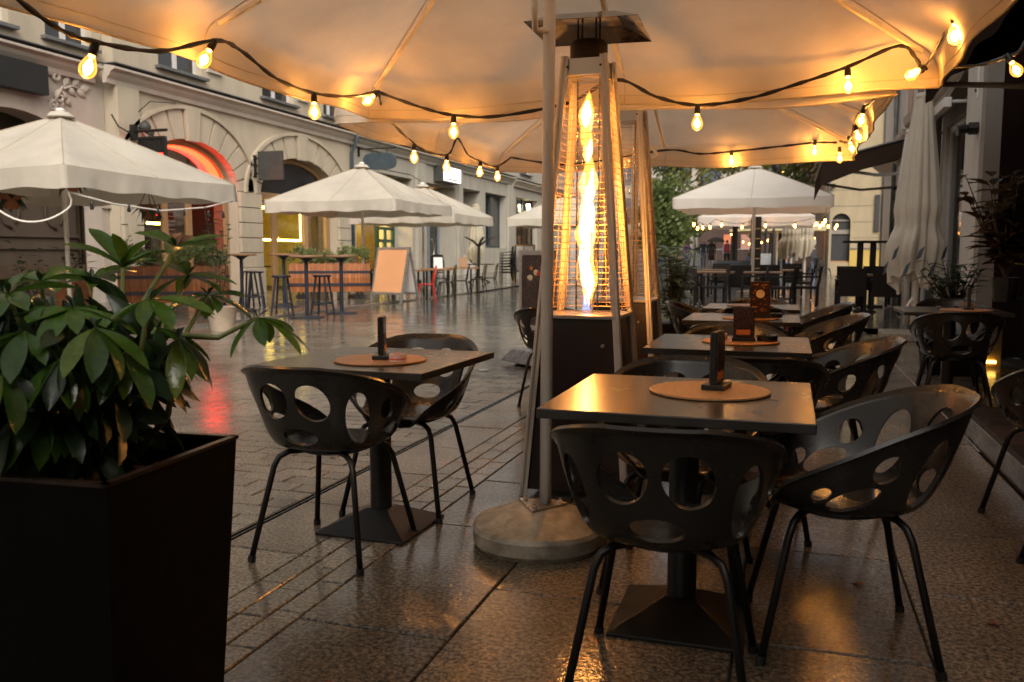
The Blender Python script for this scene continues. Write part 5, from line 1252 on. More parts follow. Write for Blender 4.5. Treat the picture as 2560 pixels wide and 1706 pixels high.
wh = [(-1.438, 1.594, 1.109, .6), (-1.359, 1.677, 1.155, .45), (-1.273, 1.482, 1.046, -.1), (-1.172, 1.719, .993, -.2), (-1.285, 1.413, .938, -.7), (-1.25, 1.54, .96, -.6), (-1.575, 1.495, 1.08, .3), (-1.512, 1.355, 1.06, .2), (-1.387, 1.392, 1.03, -.2), (-1.394, 1.279, .992, -.5), (-1.326, 1.295, .938, -.8), (-1.301, 1.362, .995, -.6), (-1.362, 1.604, .974, -.5), (-1.317, 1.731, 1.041, -.1), (-1.542, 1.61, 1.081, .35), (-1.385, 1.221, .922, -.8), (-1.4, 1.4, .837, -.9), (-1.401, 1.314, .846, -1.0), (-1.363, 1.721, 1.089, .1), (-1.543, 1.544, .956, -.3), (-1.478, 1.623, 1.007, -.2), (-1.421, 1.683, .909, -.6), (-1.691, 1.556, 1.025, 0), (-1.442, 1.514, .864, -.6), (-1.6, 1.4, .95, -.5), (-1.5, 1.3, .86, -.8), (-1.62, 1.6, .88, -.6), (-1.46, 1.5, .8, -1.0), (-1.7, 1.45, .9, -.5), (-1.45, 1.4, .92, -.6), (-1.38, 1.38, .88, -.9), (-1.52, 1.45, .8, -.9), (-1.5, 1.55, .8, -1.0), (-1.58, 1.33, .98, -.2)]
q = random.Random(11)
for i, (x, y, z, tilt) in enumerate(wh):
    p = Vector((x, y, z)) - O; st_ = Vector((q.uniform(-.05, .05), q.uniform(-.05, .05), .05)); st_ = (Vector((-1.362, 1.604, .96)) - O) if i == 3 else st_; mid = lerp(st_, p, .55) + Vector((q.uniform(-.04, .04), q.uniform(-.04, .04), -.03))
    MB().tube([st_, mid, p], [.009, .007, .0045], 6).build('stem', M['stem'] if z > .9 else M['bark'], rh, smooth=True)
    n = q.choice((7, 8, 9)); a0 = q.random() * 6
    out = Vector((p.x, p.y, 0)); out = out.normalized() if out.length > .03 else Vector((0, 0, 1))
    for k in range(n):
        a = a0 + k * 2 * pi / n + q.uniform(-.2, .2); el = tilt + q.uniform(-.3, .25)
        d = Vector((cos(a) * cos(el), sin(a) * cos(el), sin(el))) + out * .35
        me = q.choice(rl[:2] if z > .98 else rl) if q.random() > .02 else rl_brown
        mx_ = Matrix.Translation(p) @ basis(d, roll=q.uniform(-.5, .5)) @ Matrix.Scale(q.uniform(.72, 1.08), 4)
        inst('leaf', me, rh, mtx=mx_)
    for k in range(3):
        d = Vector((q.uniform(-1, 1), q.uniform(-1, 1), 1.2)); inst('young_leaf', rl[2], rh, mtx=Matrix.Translation(p) @ basis(d) @ Matrix.Scale(.28, 4))
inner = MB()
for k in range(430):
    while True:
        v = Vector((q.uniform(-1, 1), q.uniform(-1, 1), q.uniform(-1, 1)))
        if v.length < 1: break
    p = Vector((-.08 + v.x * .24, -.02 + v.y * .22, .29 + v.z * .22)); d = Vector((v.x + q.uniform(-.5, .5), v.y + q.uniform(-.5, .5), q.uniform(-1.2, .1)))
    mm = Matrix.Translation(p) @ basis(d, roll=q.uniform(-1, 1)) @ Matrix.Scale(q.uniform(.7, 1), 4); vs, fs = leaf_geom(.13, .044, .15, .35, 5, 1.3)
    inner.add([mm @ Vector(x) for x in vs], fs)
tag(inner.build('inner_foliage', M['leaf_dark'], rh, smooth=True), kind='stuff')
fl_me = leaf_mesh('fallen_leaf', .045, .026, mat('fallen_leaf', (.16, .04, .02), .5), fold=.2, curl=.15)
for (x_, y_), lb in zip(((-1.12, 1.93), (.28, 3.1), (.62, 2.9), (-2.4, 4.2)), ('small reddish fallen leaf on the slabs by the black planter', 'small fallen leaf between the legs of the sideways chair', 'small fallen leaf on the slabs right of the sideways chair', 'small fallen leaf on the street setts beyond the drain')):
    tag(inst('fallen_leaf', fl_me, None, loc=(x_, y_, .004), rot=(0, 0, q.random() * 6)), lb, 'leaf', 'fallen leaves on the paving')
# tapered steel planter
M['rim'] = mat('worn_rim_highlight', (.05, .028, .018), .4, .3, var=.4, vs=20)  # scuffed rim, its brown tone also paints in a warm edge highlight
pt = thing('steel_planter', 'tall tapered black steel planter filling the lower left corner', 'planter', (-1.455, 1.485, 0), R(4))
H_ = .7; a0, a1 = .185, .225
m = MB()
for k in range(4):
    P = lambda a, z, kk: ((-a, -a, z), (a, -a, z), (a, a, z), (-a, a, z))[kk % 4]
    m.add([P(a0, 0, k), P(a0, 0, k + 1), P(a1, H_, k + 1), P(a1, H_, k)], [(0, 1, 2, 3)]); m.add([P(a1, H_, k), P(a1, H_, k + 1), P(a1 - .014, H_, k + 1), P(a1 - .014, H_, k)], [(0, 1, 2, 3)]); m.add([P(a1 - .014, H_, k), P(a1 - .014, H_, k + 1), P(a1 - .03, H_ - .2, k + 1), P(a1 - .03, H_ - .2, k)], [(0, 1, 2, 3)])
m.add([P(a0, 0, k) for k in range(4)], [(0, 1, 2, 3)]); bmx = m.build('planter_body', M['corten'], pt)
for k in range(4):
    MB().box(-a1 - .004, a1 + .004, -a1 - .004, -a1 + .013, H_ + .001, H_ + .009).build('rim_strip', M['rim'], pt).rotation_euler = (0, 0, k * pi / 2)
MB().grid(lambda u, v: (lerp(-a1 + .025, a1 - .025, u), lerp(-a1 + .025, a1 - .025, v), H_ - .09 + .015 * sin(u * 17) * cos(v * 13)), 16, 16).build('soil', M['soil'], pt, smooth=True)
bk = [MB().box(-.02, .02, -.008, .008, -.003, .003).mesh('bark_chip', mat('bark_chip', c_, .8)) for c_ in ((.14, .06, .025), (.09, .04, .02), (.2, .09, .04))]
for k in range(46): inst('bark_chip', q.choice(bk), pt, loc=(q.uniform(-.19, .19), q.uniform(-.19, .19), H_ - .085 + q.random() * .02), rot=(q.uniform(-.4, .4), q.uniform(-.4, .4), q.random() * 6), scale=(q.uniform(.7, 1.6),) * 3)

def crown_mesh(m, centre, rad, n, size, q, flat=.8, shell=.35):
    # many leaf-sized faces gathered in clumps
    cx, cy, cz = centre
    clumps = []
    for k in range(max(6, n // 60)):
        u = q.random() * 2 * pi; c_ = q.uniform(-1, 1); r = (shell + (1 - shell) * q.random()) ; s_ = sqrt(1 - c_ * c_)
        clumps.append((cx + rad[0] * r * s_ * cos(u), cy + rad[1] * r * s_ * sin(u), cz + rad[2] * r * c_, q.uniform(.16, .36)))
    for k in range(n):
        c = q.choice(clumps); cr = c[3] * min(rad)
        p = Vector((c[0] + q.gauss(0, cr), c[1] + q.gauss(0, cr), c[2] + q.gauss(0, cr * flat)))
        d = Vector((q.uniform(-1, 1), q.uniform(-1, 1), q.uniform(-.6, .9))); x = d.orthogonal().normalized() * size * q.uniform(.5, 1); y = d.normalized().cross(x.normalized()) * size * q.uniform(.4, .7)
        m.add([p - x, p + y * .7 - x * .1, p + x, p - y * .7 + x * .1], [(0, 1, 2, 3)])
def shrub(name, label, loc, w, d, h, n, size, material, z0=0, cat='shrub', seed=1, stems=5, parent=None):
    t = thing(name, label, cat, loc) if parent is None else parent; qq = random.Random(seed)
    m = MB(); crown_mesh(m, (0, 0, z0 + h * .55), (w / 2, d / 2, h * .5), n, size, qq); m.build('crown', material, t)
    m = MB()
    for k in range(stems):
        a = qq.random() * 6; m.tube([(0, 0, z0), (w * .15 * cos(a), d * .15 * sin(a), z0 + h * .4), (w * .35 * cos(a), d * .35 * sin(a), z0 + h * .85)], [.014, .01, .004], 5)
    m.build('stem', M['bark'], t); return t
def sprig(name, label, loc, h, nst, spread, lf, lw, material, seed, dens=9, z0=0):
    # upright leafy plant: stems with large single leaves
    t = thing(name, label, 'plant', loc); qq = random.Random(seed); me = leaf_mesh('leaf', lf, lw, material, fold=.15, curl=.25, n=4, tipw=.8)
    for k in range(nst):
        a = qq.random() * 6.28; tip = Vector((spread * cos(a) * qq.random(), spread * sin(a) * qq.random(), h * qq.uniform(.6, 1)))
        MB().tube([(0, 0, z0), tip * .5 + Vector((0, 0, z0)), tip + Vector((0, 0, z0))], [.012, .008, .003], 5).build('stem', M['bark'], t)
        for j in range(dens):
            u = lerp(.2, 1, j / (dens - 1)); p = tip * u + Vector((0, 0, z0)); b = qq.random() * 6.28; dd = Vector((cos(b), sin(b), qq.uniform(-.1, .7)))
            inst('leaf', me, t, mtx=Matrix.Translation(p) @ basis(dd) @ Matrix.Scale(qq.uniform(.7, 1.1), 4))
    return t
# barrel planters across the street
def barrel_planter(label, loc, rz, seed):
    t = thing('barrel_planter', label, 'planter', loc, rz, 'wooden barrel planters'); L2, W2, z0_, z1_ = .95, .32, .2, .88
    n = 26
    for side in (-1, 1):
        for k in range(n):
            x0 = lerp(-L2, L2, k / n); x1 = lerp(-L2, L2, (k + 1) / n) - .006; bl = lambda x: 1 - .1 * (x / L2) ** 2
            y = side * W2 * bl((x0 + x1) / 2)
            m = MB(); m.add([(x0, y * .93, z0_), (x1, y * .93, z0_), (x1, y * 1.05, (z0_ + z1_) / 2), (x0, y * 1.05, (z0_ + z1_) / 2), (x0, y, z1_ + .01 * (k % 2)), (x1, y, z1_ + .01 * (k % 2))], [(0, 1, 2, 3), (3, 2, 5, 4)]); m.build('stave', M['barrel'], t, solid=.02)
    for sx in (-1, 1):
        for k in range(8):
            y0 = lerp(-W2 * .9, W2 * .9, k / 8); y1 = lerp(-W2 * .9, W2 * .9, (k + 1) / 8) - .006
            MB().box(sx * L2 - .012, sx * L2 + .012, y0, y1, z0_, z1_).build('stave', M['barrel'], t)
    for zz in (.38, .68):
        m = MB(); p = [(x, -W2 * (1 - .1 * (x / L2) ** 2) * 1.05 - .014) for x in [lerp(-L2, L2, i / 10) for i in range(11)]]; ring = p + [(x, -y) for x, y in p[::-1]]
        k = len(ring)
        ring = [(x * 1.02, y) for x, y in ring]
        vs = [(x, y, zz - .03) for x, y in ring] + [(x, y, zz + .03) for x, y in ring]; m.add(vs, [(i, (i + 1) % k, k + (i + 1) % k, k + i) for i in range(k)]); m.build('metal_hoop', M['navy'], t, solid=.008)
    MB().box(-L2 + .03, L2 - .03, -W2 + .04, W2 - .04, z0_, z1_ - .08).build('soil', M['soil'], t)
    for x in (-.75, -.65, .65, .75):
        m = MB(); m.tube([(x, -.18, .08), (x, -.13, .08)], .07, 12); m.box(x - .02, x + .02, -.17, -.14, .08, .2); m.build('caster', M['black'], t)
    qq = random.Random(seed)
    for k in range(5):
        m = MB(); crown_mesh(m, (lerp(-.75, .75, k / 4), 0, 1.08 + qq.uniform(-.04, .06)), (.3, .27, .24), 420, .05, qq); tag(m.build('shrub_clump', M['leaf_var'], t), kind='stuff')
    return t
barrel_planter('long wooden barrel planter with variegated shrubs behind the bar stools', (-10.75, 18.85, .03), R(28), 3)
barrel_planter('long wooden barrel planter half hidden behind the rhododendron', (-11.2, 13.75, .03), R(30), 4)
pt2 = thing('plant_pot', 'beige round pot holding the tall leafy young tree', 'pot', (-8.05, 10.9, 0)); MB().lathe([(0, 0), (.17, 0), (.22, .34), (.235, .36), (.2, .36), (.19, .3), (0, .3)], (0, 0, 0), 20).build('pot_body', mat('beige_pot', (.5, .4, .3), .7), pt2, angle=40)
sprig('young_tree', 'slender leafy young tree in a beige pot across the street', (-8.05, 10.9, .3), 1.55, 5, .26, .14, .07, M['leaf_dark'], 5, 15)
for lb, loc, h, sd in (('dark potted plant behind the left parasol pole', (-12.4, 12.6, .03), 1.5, 7), ('bushy dark plant by the ornate arch', (-13.6, 12.8, .03), 1.35, 8), ('small plant against the ornate wall corner', (-13.2, 15.2, .03), 1.2, 9)):
    sprig('potted_plant', lb, loc, h, 6, .45, .22, .1, M['leaf_dark'], sd, 9)
pb = thing('flower_box', 'terracotta coloured box holding dark plants by the parasol pole', 'planter', (-12.2, 12.3, .03)); MB().box(-.22, .22, -.2, .2, 0, .62).build('box_body', M['terracotta'], pb, bevel=.02)
# hanging pots beneath the left parasol
for lb, loc, sd in (('hanging terracotta pot with ferns right of the parasol pole', (-9.9, 11.6, 1.72), 3), ('hanging terracotta pot with ferns left of the parasol pole', (-10.9, 9.9, 1.8), 4), ('hanging pot with trailing fern at the left picture edge', (-11.4, 9.6, 1.75), 5), ('hanging pot tucked under the near parasol corner', (-9.45, 9.55, 2.0), 6)):
    t = thing('hanging_planter', lb, 'planter', loc, 0, 'hanging pots under the parasol')
    MB().lathe([(0, 0), (.1, 0), (.16, .22), (.14, .22), (.12, .1), (0, .1)], (0, 0, 0), 6).build('pot_body', M['terracotta'], t)
    qq = random.Random(sd); me = leaf_mesh('fern_leaf', .3, .1, M['leaf_dark'], curl=.6, fold=.1)
    for k in range(16): inst('fern_leaf', me, t, mtx=Matrix.Translation((0, 0, .2)) @ basis(Vector((cos(k * .8), sin(k * .8), qq.uniform(-.5, .5)))))
    for k in range(3): MB().tube([(.14 * cos(k * 2.09), .14 * sin(k * 2.09), .2), (0, 0, .5)], .006, 4).build('hanger', M['black'], t)
# restaurant-side planter and its laurel
rp = thing('steel_planter', 'tall black planter box in front of the folded printed parasol', 'planter', (1.52, 9.15, 0)); MB().frustum((0, 0), .24, .3, 0, .62).build('planter_body', M['corten'], rp, bevel=.004)
sprig('laurel', 'glossy dark laurel shrub in the planter by the folded printed parasol', (1.52, 9.15, .58), .5, 20, .48, .17, .05, M['leaf_dark'], 21, 10)
t = sprig('climbing_plant', 'reddish dark climbing foliage hanging on the dark restaurant wall', (1.7, 8.0, .95), .85, 29, .36, .21, .11, M['leaf_red'], 31, 10)
hk = MB(); hk.lathe([(0, -.2), (.08, -.2), (.11, 0), (.09, 0), (0, -.05)], (0, 0, 0), 16); hk.tube([(.0, 0, -.18), (.4, 0, -.18), (.76, 0, -.1)], .02, 6); hk.build('wall_pot', M['black'], t)
ps = thing('plant_pot', 'dark square pot holding the broad-leaved plant by the heaters', 'pot', (-1.15, 9.1, 0)); MB().frustum((0, 0), .15, .19, 0, .42).build('pot_body', M['corten'], ps)
sprig('broadleaf_plant', 'pale broad-leaved plant in a pot beside the unlit heater', (-1.15, 9.1, .38), .85, 16, .25, .18, .1, leafmat('pale_leaf', (.2, .25, .15), .35), 41, 11)

# ------------------------------------------------------------------ street trees far behind
M['leaf_mid'] = leafmat('mid_green_leaf', (.1, .15, .05), .6)
def tree(label, loc, h, rad, n, size, material, seed, trunk=.14, z0=.35):
    t = thing('street_tree', label, 'tree', loc, 0, 'trees at the end of the street'); qq = random.Random(seed)
    m = MB(); m.tube([(0, 0, 0), (.1, 0, h * .3), (-.05, .1, h * .6), (.05, 0, h * .9)], [trunk, trunk * .8, trunk * .5, trunk * .15], 8)
    for k in range(9):
        a = qq.random() * 6.28; zz = h * qq.uniform(.35, .75); L_ = rad[0] * qq.uniform(.5, .95)
        m.tube([(0, 0, zz), (L_ * .5 * cos(a), L_ * .5 * sin(a), zz + L_ * .35), (L_ * cos(a), L_ * sin(a), zz + L_ * .7)], [trunk * .35, trunk * .2, trunk * .06], 5)
    m.build('trunk', M['bark'], t); m = MB(); crown_mesh(m, (0, 0, h * (z0 + (1 - z0) * .5)), rad, n, size, qq, .7, .25); m.build('crown', material, t); return t
tree('dense dark green tree behind the unlit heater', (-5.9, 44, gz(44)), 4.9, (1.45, 1.4, 2.0), 4200, .19, M['leaf_far'], 51, .12, .12)
tree('dark conifer-like tree top above the dense street tree', (-7.4, 58, gz(58)), 9.6, (1.3, 1.3, 2.1), 2200, .22, M['leaf_mid'], 52, .14, .5)
tree('airy yellow-green tree above the white parasol tip', (-3.2, 52, gz(52)), 9.2, (4.2, 3, 2.6), 1500, .26, M['leaf_yellow'], 53, .16, .5)
tree('yellow-green tree behind the white parasol, right of its tip', (-.7, 56, gz(56)), 10, (3.0, 3, 3.2), 1500, .26, M['leaf_yellow'], 54, .16, .4)
tree('small thin tree with sparse yellow leaves by the pale column', (-5.7, 55, gz(55)), 4.2, (1.4, 1.2, 1.0), 420, .2, M['leaf_yellow'], 55, .06, .5)
tree('young tree behind the lamp post with fairy lights', (-1.1, 50, gz(50)), 6, (1.6, 1.6, 1.8), 1100, .24, M['leaf_far'], 56, .1, .35)
tree('dark rounded tree behind the small far parasol', (-8.6, 62, gz(62)), 6, (2.2, 2.0, 2.6), 4000, .26, M['leaf_mid'], 57, .14, .1)

# ------------------------------------------------------------------ street furniture across the street
def bar_table():
    t = thing('bar_table', '', 'table')
    MB().lathe([(0, 1.08), (.29, 1.08), (.3, 1.09), (.3, 1.115), (.29, 1.125), (0, 1.125)], (0, 0, 0), 28).build('table_top', M['top_wood'], t, angle=40)
    MB().lathe([(.035, .04), (.035, 1.0), (.1, 1.05), (.17, 1.079)], (0, 0, 0), 16).build('column', M['navy'], t, angle=50)
    MB().lathe([(0, 0), (.31, 0), (.31, .015), (.06, .04), (0, .04)], (0, 0, 0), 28).build('foot', M['navy'], t, angle=30); return t
b0 = bar_table()
for x, y, z, lb in [(-8.25, 13.62, 0, 'round bar table nearest us, between two dark stools'), (-8.24, 14.87, 0, 'round bar table nearest the A-board'), (-10.14, 15.85, .03, 'round bar table in front of the glazed arch'), (-10.27, 14.56, .03, 'round bar table beside the leafy young tree'), (-11.3, 15.4, .03, 'round bar table behind the young tree, farthest left')]:
    place(b0, (x, y, z), 0, lb, 'round bar tables')
def stool():
    t = thing('bar_stool', '', 'stool')
    MB().lathe([(0, .72), (.165, .72), (.175, .735), (.17, .755), (0, .76)], (0, 0, 0), 24).build('seat', M['navy'], t, angle=50)
    for k in range(4):
        a = k * pi / 2 + pi / 4; MB().tube([(.12 * cos(a), .12 * sin(a), .73), (.23 * cos(a), .23 * sin(a), 0)], .02, 8).build('leg', M['navy'], t)
    for k in range(4):
        a, b = k * pi / 2 + pi / 4, (k + 1) * pi / 2 + pi / 4; r = lerp(.12, .23, .7); z = .22 + .03 * (k % 2)
        MB().tube([(r * cos(a), r * sin(a), z), (r * cos(b), r * sin(b), z)], .013, 6).build('stretcher', M['navy'], t)
    return t
s0 = stool()
for x, y, z, rz, lb in [(-8.85, 13.75, 0, .3, 'dark bar stool left of the nearest bar table'), (-8.3, 14.25, 0, .1, 'dark bar stool between the two nearest bar tables'), (-10.6, 15.5, .03, .5, 'front one of two close dark stools by the stone pier'), (-11.0, 15.85, .03, .2, 'rear one of two close dark stools by the stone pier')]:
    place(s0, (x, y, z), rz, lb, 'dark bar stools')
# A-board
ab = thing('a_board', 'metal framed A-board with blank peach poster', 'sign board', (-8.75, 18.3, 0), R(-20))
for s_ in (-1, 1):
    mt = Matrix.Translation((0, s_ * .3, 0)) @ Matrix.Rotation(s_ * .22, 4, 'X')
    m = MB(); m.box(-.52, -.47, -.02, .02, 0, 1.33, mt); m.box(.47, .52, -.02, .02, 0, 1.33, mt); m.box(-.47, .47, -.02, .02, 1.28, 1.33, mt); m.box(-.47, .47, -.02, .02, .22, .27, mt); fr = m.build('frame', M['alu'], ab)
    MB().box(-.47, .47, -.008, .008, .27, 1.28, mt).build('poster', M['screen_peach'] if s_ < 0 else M['whiteboard'], fr)
# bistro chairs (pressed steel)
def bistro(material):
    t = thing('bistro_chair', '', 'chair')
    m = MB(); m.lathe([(0, .452), (.2, .45), (.21, .44), (.2, .425), (.19, .43), (0, .435)], (0, 0, 0), 20); m.v = [(max(-.19, min(.19, x)), max(-.18, min(.18, y)), z) for x, y, z in m.v]; m.build('seat', material, t)
    for sx in (-1, 1):
        for sy in (-1, 1):
            m = MB(); m.tube([(sx * .15, sy * .15, .44), (sx * .18, sy * .18, .3), (sx * .22, sy * .22, 0)], [.045, .03, .016], 6, True, .5); m.build('leg', material, t)
    m = MB(); p = [(-.17, -.16, .44), (-.18, -.2, .65), (-.16, -.23, .8), (-.08, -.245, .86), (.08, -.245, .86), (.16, -.23, .8), (.18, -.2, .65), (.17, -.16, .44)]; m.tube(p, .013, 8); m.build('back_hoop', material, t, smooth=True)
    m = MB(); m.add([(-.055, -.17, .44), (.055, -.17, .44), (.075, -.235, .84), (-.075, -.235, .84)], [(0, 1, 2, 3)]); m.build('back_splat', material, t, solid=.008)
    return t
br = bistro(M['red_paint']); bb = bistro(M['black'])
place(br, (-8.15, 18.75, 0), R(120), 'bright red steel chair beside the A-board', 'pressed steel chairs'); place(br, (-9.35, 19.9, 0), R(-60), 'red steel chair behind the narrow table, mostly hidden', 'pressed steel chairs')
for x, y, rz, lb in [(-8.3, 20.4, 120, 'black steel chair next to the bright red one'), (-8.35, 21.5, 115, 'second black steel chair from the bright red one'), (-8.4, 23.0, 122, 'third black steel chair from the red one'), (-8.5, 24.3, 118, 'black steel chair at the far end of the narrow tables'), (-9.6, 21.3, -60, 'black steel chair on the wall side of the middle table'), (-11.6, 19.9, 100, 'black steel chair by the barrel planter end'), (-10.6, 21.9, -80, 'black steel chair under the broad parasol by the pole'), (-11.9, 21.3, 70, 'black steel chair in front of the lit shop'), (-9.7, 23.4, -62, 'black steel chair on the wall side of the far table')]:
    place(bb, (x, y, .0), R(rz), lb, 'pressed steel chairs')
def slat_table():
    t = thing('cafe_table', '', 'table'); MB().box(-.4, .4, -.32, .32, .72, .76).build('table_top', wood('cafe_top', (.36, .2, .09), .5), t)
    for sx in (-1, 1):
        for sy in (-1, 1): MB().box(sx * .34 - .02, sx * .34 + .02, sy * .26 - .02, sy * .26 + .02, 0, .72).build('leg', M['black'], t)
    return t
ct = slat_table()
for x, y, lb in [(-8.95, 19.6, 'narrow wooden cafe table behind the A-board'), (-8.95, 21.5, 'wooden cafe table in the middle of the narrow row'), (-9.0, 23.4, 'wooden cafe table at the far end of the narrow row'), (-11.2, 21.0, 'wooden cafe table by the parasol pole near the lit shop')]:
    place(ct, (x, y, 0), 0, lb, 'wooden cafe tables')
for (x, y, rz), lb in (((-8.9, 21.3, .5), 'white menu card propped on the middle cafe table'), ((-8.95, 23.3, .6), 'tan menu card propped on the far cafe table'), ((-11.2, 20.9, .4), 'tan menu card propped on the table by the parasol pole')):
    o = MB().box(-.12, .12, -.006, .006, 0, .3, Matrix.Rotation(-.25, 4, 'X')).build('menu_card', M['menu_paper'] if 'white' in lb else M['cork'], loc=(x, y, .765)); o.rotation_euler = (0, 0, rz); tag(o, lb, 'menu card')
# stacked chairs: every chair of a stack is a chair
def arm_chair():
    t = thing('stacking_chair', '', 'chair'); m = MB(); m.box(-.22, .22, -.2, .22, .42, .45); m.build('seat', M['wicker'], t)
    m = MB(); m.grid(lambda u, v: (lerp(-.22, .22, u), -.2 - .06 * v - .03 * sin(pi * u), lerp(.5, .86, v) + .04 * sin(pi * u) * v), 8, 5); m.build('backrest', M['wicker'], t, solid=.015)
    for sx in (-1, 1):
        m = MB(); m.tube([(sx * .24, .22, 0), (sx * .24, .2, .64), (sx * .24, -.1, .66), (sx * .23, -.24, .7), (sx * .21, -.26, .86)], .013, 6); m.build('arm_frame', M['black'], t, smooth=True); MB().tube([(sx * .22, -.3, 0), (sx * .22, -.2, .45)], .013, 6).build('rear_leg', M['black'], t)
    return t
ac = arm_chair(); k_ = 0
order = ['lowest', 'second', 'third', 'fourth', 'fifth', 'topmost']
for (x, y, n, rz, nm) in [(-9.85, 30.2, 6, 110, 'stack nearest the menu easel'), (-10.3, 31.3, 6, 115, 'middle stack behind the bare metal stand'), (-12.4, 29.6, 3, 20, 'stack left of the bare metal stand')]:
    for k in range(n): place(ac, (x + .02 * k, y - .05 * k, .03 + k * .105), R(rz), '%s dark chair in the %s' % (order[k] if k < n - 1 else 'topmost', nm), 'stacked dark chairs')
# bare parasol-like stand: dark post with upturned arms, on a round table
ms = thing('metal_stand', 'dark upturned table foot with spread arms on a round table', 'table stand', (-11.1, 30.5, .03))
m = MB(); m.tube([(0, 0, .75), (0, 0, 1.45)], .06, 10); m.build('column', M['black'], ms)
for k in range(5):
    a = k * 1.256 + .3; MB().tube([(0, 0, 1.4), (.25 * cos(a), .25 * sin(a), 1.6), (.62 * cos(a), .62 * sin(a), 1.75)], [.05, .035, .02], 6).build('arm', M['black'], ms)
rt = thing('round_table', 'dark round table carrying the upturned stand', 'table', (-11.1, 30.5, .03)); MB().lathe([(0, .72), (.6, .72), (.6, .75), (0, .75)], (0, 0, 0), 24).build('table_top', M['black'], rt); MB().tube([(0, 0, .05), (0, 0, .72)], .05, 10).build('column', M['black'], rt)
for k in range(4): MB().tube([(0, 0, .3), (.45 * cos(k * 1.57 + .4), .45 * sin(k * 1.57 + .4), .02)], .035, 6).build('foot', M['black'], rt)
# menu easel
es = thing('menu_easel', 'wood framed white menu board on an easel by the stacked chairs', 'sign board', (-9.3, 30.3, 0), R(-12)); mt = Matrix.Rotation(-.1, 4, 'X')
m = MB(); m.box(-.42, -.36, -.02, .02, 0, 1.5, mt); m.box(.36, .42, -.02, .02, 0, 1.5, mt); m.box(-.36, .36, -.02, .02, 1.44, 1.5, mt); m.box(-.36, .36, -.02, .02, .5, .56, mt); m.build('frame', M['tan_wood'], es)
MB().box(-.36, .36, -.012, .0, .56, 1.44, mt).build('menu_sheet', M['menu_paper'], es); MB().tube([(0, .05, 1.4), (0, .55, 0)], .02, 6).build('rear_leg', M['tan_wood'], es)
m = MB()
for (a, b, z_) in ((-.15, .15, 1.28), (-.06, .06, 1.14), (-.2, .1, 1.02), (-.2, .22, .99), (-.2, .1, .9), (-.2, .08, .82), (-.2, .02, .78)): m.box(a, b, -.015, -.0121, z_, z_ + .022, mt)
m.build('text_lines', mat('brown_ink', (.25, .12, .1), .6), es)
# white framed poster stand near the heaters
pb_ = thing('poster_stand', 'white framed poster stand on grey water base behind the pole', 'sign board', (-2.44, 8.45, 0), R(-40))
m = MB(); m.box(-.32, -.27, -.02, .02, .36, 1.18); m.box(.27, .32, -.02, .02, .36, 1.18); m.box(-.27, .27, -.02, .02, 1.13, 1.18); m.box(-.27, .27, -.02, .02, .36, .41); m.build('frame', M['alu'], pb_, bevel=.004)
po = MB().box(-.27, .27, -.01, .01, .41, 1.13).build('poster', mat('food_poster', (.05, .03, .025), .3, var=.7, vs=9, coat=.3), pb_)
q = random.Random(8)
for k in range(12):
    m = MB(); m.lathe([(0, 0), (.03 + .03 * q.random(), 0), (.02, .003), (0, .003)], (0, 0, 0), 9); x_, z_ = q.uniform(-.2, .2), q.uniform(.48, 1.0); m.v = [(a + x_, -.0105 - c_, b * .7 + z_) for a, b, c_ in m.v]; m.build('food_print', q.choice([M['menu_orange'], M['red_paint'], M['menu_cream']]), po)
m = MB(); m.box(-.06, .06, -.03, .03, .16, .36); m.build('hinge', M['black'], pb_)
m = MB(); m.add([(-.36, -.24, .03), (.36, -.24, .03), (.36, .24, .03), (-.36, .24, .03), (-.28, -.14, .16), (.28, -.14, .16), (.28, .14, .16), (-.28, .14, .16)], [(0, 3, 2, 1), (4, 5, 6, 7), (0, 1, 5, 4), (1, 2, 6, 5), (2, 3, 7, 6), (3, 0, 4, 7)]); m.build('water_base', mat('grey_plastic', (.16, .17, .19), .3), pb_, bevel=.02)
for s_ in (-1, 1): MB().tube([(s_ * .25, -.1, .03), (s_ * .25, .1, .03)], .03, 10).build('wheel', M['black'], pb_)

# ------------------------------------------------------------------ wicker seating under the white parasol
def wicker_chair():
    t = thing('wicker_chair', '', 'chair')
    m = MB(); m.grid(lambda u, v: (lerp(-.235, .235, u), -.235 - .09 * v, lerp(.36, .88, v)), 6, 5); m.build('backrest', M['wicker'], t, solid=.035)
    MB().box(-.235, .235, -.22, .24, .4, .45).build('seat', M['wicker'], t, bevel=.01)
    for sx in (-1, 1):
        MB().box(sx * .24 - .02, sx * .24 + .02, .2, .24, .02, .64).build('leg', M['wicker'], t); MB().box(sx * .235 - .02, sx * .235 + .02, -.26, -.22, .02, .46).build('leg', M['wicker'], t)
        MB().box(sx * .24 - .028, sx * .24 + .028, -.27, .25, .64, .67).build('armrest', M['wicker'], t, bevel=.008)
        for yy in (.22, -.24): MB().lathe([(.014, 0), (.014, .022)], (sx * .238, yy, 0), 8).build('foot_cap', M['white_paint'], t)
    return t
wc = wicker_chair()
